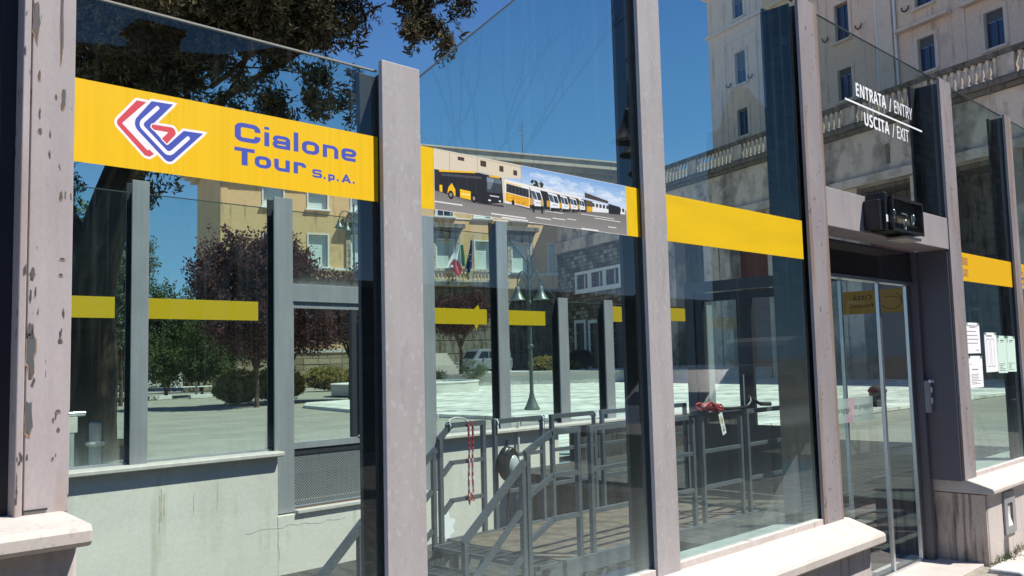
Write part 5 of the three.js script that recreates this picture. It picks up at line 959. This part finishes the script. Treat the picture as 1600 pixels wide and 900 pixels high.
// ---------------------------------------------------------------- vehicles
function car(label, [x, y, z], ry, L, H, Wd, body, kind, cat) {
  const t = thing(cat === 'van' ? 'parked_van' : 'parked_car', label, cat, [x, y, z], ry), pm = std(...body, .3, { clearcoat: .8, clearcoatRoughness: .08 });
  const van = kind === 'van', h = H, b = .28, belt = van ? h * .56 : h * .60;   // front faces -x
  const lower = [[-L / 2 + .06, b], [L / 2 - .05, b], [L / 2, b + .25], [L / 2 - .02, belt], [-L / 2 + (van ? .55 : 1.05), belt + .0], [-L / 2 + .12, belt * .80], [-L / 2, b + .3]];
  const g = extr(lower, Wd - .16, [], .08); g.translate(0, 0, -(Wd - .16) / 2); obj('body', g, pm, t);
  const cab = van ? [[-L / 2 + .55, belt - .02], [L / 2 - .06, belt - .02], [L / 2 - .12, h - .08], [L / 2 - .3, h], [-L / 2 + 1.35, h], [-L / 2 + 1.1, h - .08]] : [[-L / 2 + 1.05, belt - .02], [L / 2 - .08, belt - .02], [L / 2 - .38, h - .1], [L / 2 - .75, h - .01], [-L / 2 + 2.2, h], [-L / 2 + 1.85, h - .06]];
  const c = extr(cab, Wd - .34, [], .07); c.translate(0, 0, -(Wd - .34) / 2); obj('roof', c, pm, t);
  const wg = (p, z0) => { const q = extr(p, .012); q.translate(0, 0, z0); return q; };
  const s = van ? [[[-L / 2 + .95, belt + .06], [-L / 2 + 2.0, belt + .06], [-L / 2 + 2.0, h - .14], [-L / 2 + 1.3, h - .14]], [[-L / 2 + 2.1, belt + .06], [L / 2 - .2, belt + .06], [L / 2 - .24, h - .14], [-L / 2 + 2.1, h - .14]]] : [[[-L / 2 + 1.35, belt + .05], [-L / 2 + 2.35, belt + .05], [-L / 2 + 2.35, h - .09], [-L / 2 + 2.05, h - .10]], [[-L / 2 + 2.43, belt + .05], [L / 2 - .38, belt + .05], [L / 2 - .62, h - .12], [-L / 2 + 2.43, h - .09]]];
  for (const q of s) for (const sd of [-1, 1]) obj('side_window', wg(q, sd > 0 ? (Wd - .34) / 2 + .068 : -(Wd - .34) / 2 - .08), M.glassDark, t);
  const wsA = van ? [-L / 2 + .60, belt + .04, -L / 2 + 1.06, h - .12] : [-L / 2 + 1.10, belt + .03, -L / 2 + 1.82, h - .09];
  obj('windscreen', [bar([wsA[0] - .075, wsA[1], 0], [wsA[2] - .075, wsA[3], 0], Wd - .42, .012)], M.glassDark, t);
  obj('rear_window', [bar(van ? [L / 2 + .005, belt + .08, 0] : [L / 2 - .05, belt + .05, 0], van ? [L / 2 - .04, h - .16, 0] : [L / 2 - .33, h - .12, 0], Wd - .5, .03)], M.glassDark, t);
  for (const wx of [-L / 2 + .82, L / 2 - .80]) for (const sd of [-1, 1]) {
    const w = obj('wheel', strip(new THREE.TorusGeometry(.245, .085, 10, 22)).translate(wx, .33, sd * (Wd / 2 - .10)), M.rubber, t);
    obj('rim', [at(strip(new THREE.CylinderGeometry(.2, .2, .08, 18).rotateX(Math.PI / 2)), wx, .33, sd * (Wd / 2 - .07)), ...Array.from({ length: 5 }, (_, k) => bar([wx, .33, sd * (Wd / 2 - .02)], [wx + Math.cos(k * 1.257) * .19, .33 + Math.sin(k * 1.257) * .19, sd * (Wd / 2 - .025)], .04))], M.steel, w);
  }
  for (const sd of [-1, 1]) { obj('headlight', bx(-L / 2 - .005, -L / 2 + .25, belt * .66, belt * .80, sd * (Wd / 2 - .28) - .17, sd * (Wd / 2 - .28) + .17, .03), M.white, t); obj('tail_light', bx(L / 2 - .10, L / 2 + .055, belt - .22, belt + .06, sd * (Wd / 2 - .16) - .10, sd * (Wd / 2 - .16) + .10, .02), std(.40, .015, .015, .25), t); obj('mirror', bx(-L / 2 + 1.35, -L / 2 + 1.5, belt - .02, belt + .14, sd * (Wd / 2 + .06) - .09, sd * (Wd / 2 + .06) + .09, .03), pm, t); }
  obj('bumper', [bx(-L / 2 - .07, -L / 2 + .1, .24, .44, -Wd / 2 + .12, Wd / 2 - .12, .04), bx(L / 2 - .1, L / 2 + .07, .24, .44, -Wd / 2 + .12, Wd / 2 - .12, .04)], M.dull, t);
  return t;
}
car('silver people carrier parked behind the low wall above the steps', [49.6, .9, -50.3], TURN + .25, 4.4, 1.75, 1.8, [.20, .22, .25], 'van', 'car');
car('dark car half hidden behind the long low wall', [54.0, .9, -45.2], TURN + .3, 4.3, 1.5, 1.75, [.03, .035, .045], 'car', 'car');
car('grey hatchback parked in the street, seen reflected in the glass', [11.3, 0, 5.0], 0, 4.2, 1.38, 1.7, [.10, .11, .125], 'car', 'car');
car('dark van parked in the street, seen reflected in the glass', [18.9, 0, 7.6], 0, 4.9, 1.9, 1.9, [.08, .09, .11], 'van', 'van');

// ---------------------------------------------------------------- the other side of the street, seen in the reflections
{
  let t = thing('opposite_house', 'dark stone house with sloping roof and chimney across the street, seen reflected', 'house', [0, 0, 10.7]);
  const f = extr([[-14, 0], [9.2, 0], [9.2, 7.25], [6.5, 6.28], [-14, 3.4]], .4, [rect(1, 2, 1.2, 2.8), rect(5, 6, 1.2, 2.8), rect(-4, -3, 1.2, 2.8)]);
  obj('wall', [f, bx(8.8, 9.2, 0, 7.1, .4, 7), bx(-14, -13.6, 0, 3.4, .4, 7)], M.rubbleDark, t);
  const rf = obj('roof', [bar([-14.4, 3.34, 3.4], [6.5, 6.36, 3.4], 7.6, .16), bar([6.5, 6.36, 3.4], [9.5, 7.43, 3.4], 7.6, .16)], std(.22, .12, .085, .9, { map: T.grime, rx: .4 }), t);
  obj('chimney', [bx(5.75, 6.4, 6.1, 7.05, .8, 1.4), bx(5.68, 6.47, 7.05, 7.15, .73, 1.47)], M.stoneBlock2, rf);
  for (const x of [1, 5, -4]) obj('window', bx(x, x + 1, 1.2, 2.8, .2, .25), M.glassDark, t);
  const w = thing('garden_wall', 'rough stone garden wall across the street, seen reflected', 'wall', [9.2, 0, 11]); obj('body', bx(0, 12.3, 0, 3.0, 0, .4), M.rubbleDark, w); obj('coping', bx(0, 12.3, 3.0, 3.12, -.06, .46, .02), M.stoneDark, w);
  t = thing('opposite_house', 'tall dark stone house across the street, seen reflected in the right panes', 'house', [20.6, 0, 10]);
  const f2 = extr([[0, 0], [41, 0], [41, 17], [3.4, 17], [3.4, 8.6], [2.3, 8.6], [1.3, 9.0], [.5, 7.7], [0, 7.6]], .5, [3.9, 8, 13, 18, 24, 30].flatMap((x) => [rect(x, x + 1.1, 1.4, 3.2), ...(x > 8 ? [rect(x, x + 1.1, 6.2, 8.2), rect(x, x + 1.1, 10.6, 12.6)] : [])]));
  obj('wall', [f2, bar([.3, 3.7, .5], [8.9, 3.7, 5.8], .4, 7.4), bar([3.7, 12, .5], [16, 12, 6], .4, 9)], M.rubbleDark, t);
  for (const x of [3.9, 8, 13, 18, 24, 30]) { const o = obj('window', bx(x, x + 1.1, 1.4, 3.2, .25, .3), M.glassDark, t); obj('frame', extr(rect(x - .12, x + 1.22, 1.28, 3.32), .06, [rect(x, x + 1.1, 1.4, 3.2)]), M.terrace, o).position.z = -.06; }
  obj('roof', [bx(3.1, 41.4, 17, 17.3, -.5, .9)], std(.2, .11, .08, .9), t);
}
{ // leafless tree behind the garden wall
  const t = thing('bare_tree', 'leafless tree across the street, seen as faint branches reflected in the glass', 'tree', [14.2, 0, 13.6]), r = rng(97), gs = [];
  const grow = (p, d, L, rad, n) => {
    const q = p.clone().addScaledVector(d, L), mid = p.clone().lerp(q, .5).add(new THREE.Vector3((r() - .5) * L * .14, 0, (r() - .5) * L * .14));
    gs.push(limb([p.toArray(), mid.toArray(), q.toArray()], rad, rad * .62, 6)); if (!n) return;
    const k = n > 3 ? 3 : 2; for (let i = 0; i < k; i++) grow(q, d.clone().add(new THREE.Vector3((r() - .5) * 1.3, .18 + r() * .2, (r() - .5) * 1.3)).normalize(), L * (.68 + .2 * r()), rad * .6, n - 1);
  };
  grow(new THREE.Vector3(0, -.1, 0), new THREE.Vector3(.03, 1, 0).normalize(), 2.9, .19, 5);
  obj('trunk', gs, M.barkGrey, t);
}
// ---------------------------------------------------------------- street edge by the right wall: paving stones and grass in the joints
{
  const r = rng(101), t = thing('stone_pavement', 'uneven pale paving stones at the foot of the right wall', 'pavement'); t.userData.kind = 'structure'; delete t.userData.category;
  const kinds = [[.26, .18], [.34, .20], [.22, .17], [.30, .22]].map(([w, d]) => bx(-w / 2, w / 2, -.05, .028, -d / 2, d / 2, .02)), mats = [M.sill, M.pavingKerb, M.stoneTrim];
  for (let row = 0; row < 4; row++) { let x = 6.9 + r() * .1; while (x < 10.2) { const k = Math.floor(r() * 4), w = [.26, .34, .22, .30][k]; const o = obj('paving_stone', kinds[k], mats[Math.floor(r() * 3)], t); o.position.set(x + w / 2, -.01 + r() * .014, .29 + row * .225); o.rotation.set((r() - .5) * .04, (r() - .5) * .08, (r() - .5) * .04); x += w + .02; } }
  const blade = spray(9, .05, .05, .004, 0, 103), m = new THREE.InstancedMesh(blade, M.greenLeaf, 70), mt = new THREE.Matrix4();
  for (let i = 0; i < 70; i++) m.setMatrixAt(i, mt.compose(new THREE.Vector3(7.1 + r() * r() * 2.6, .0, .135 + r() * .09), new THREE.Quaternion().setFromEuler(new THREE.Euler(0, r() * 6, 0)), new THREE.Vector3(.7, .3 + r() * .5, .7)));
  m.name = 'grass_tufts'; m.castShadow = m.receiveShadow = true; scene.add(m); tag(m, 'thin grass and weeds along the foot of the right wall', 'grass', undefined, 'stuff');
}
renderer.render(scene, camera);
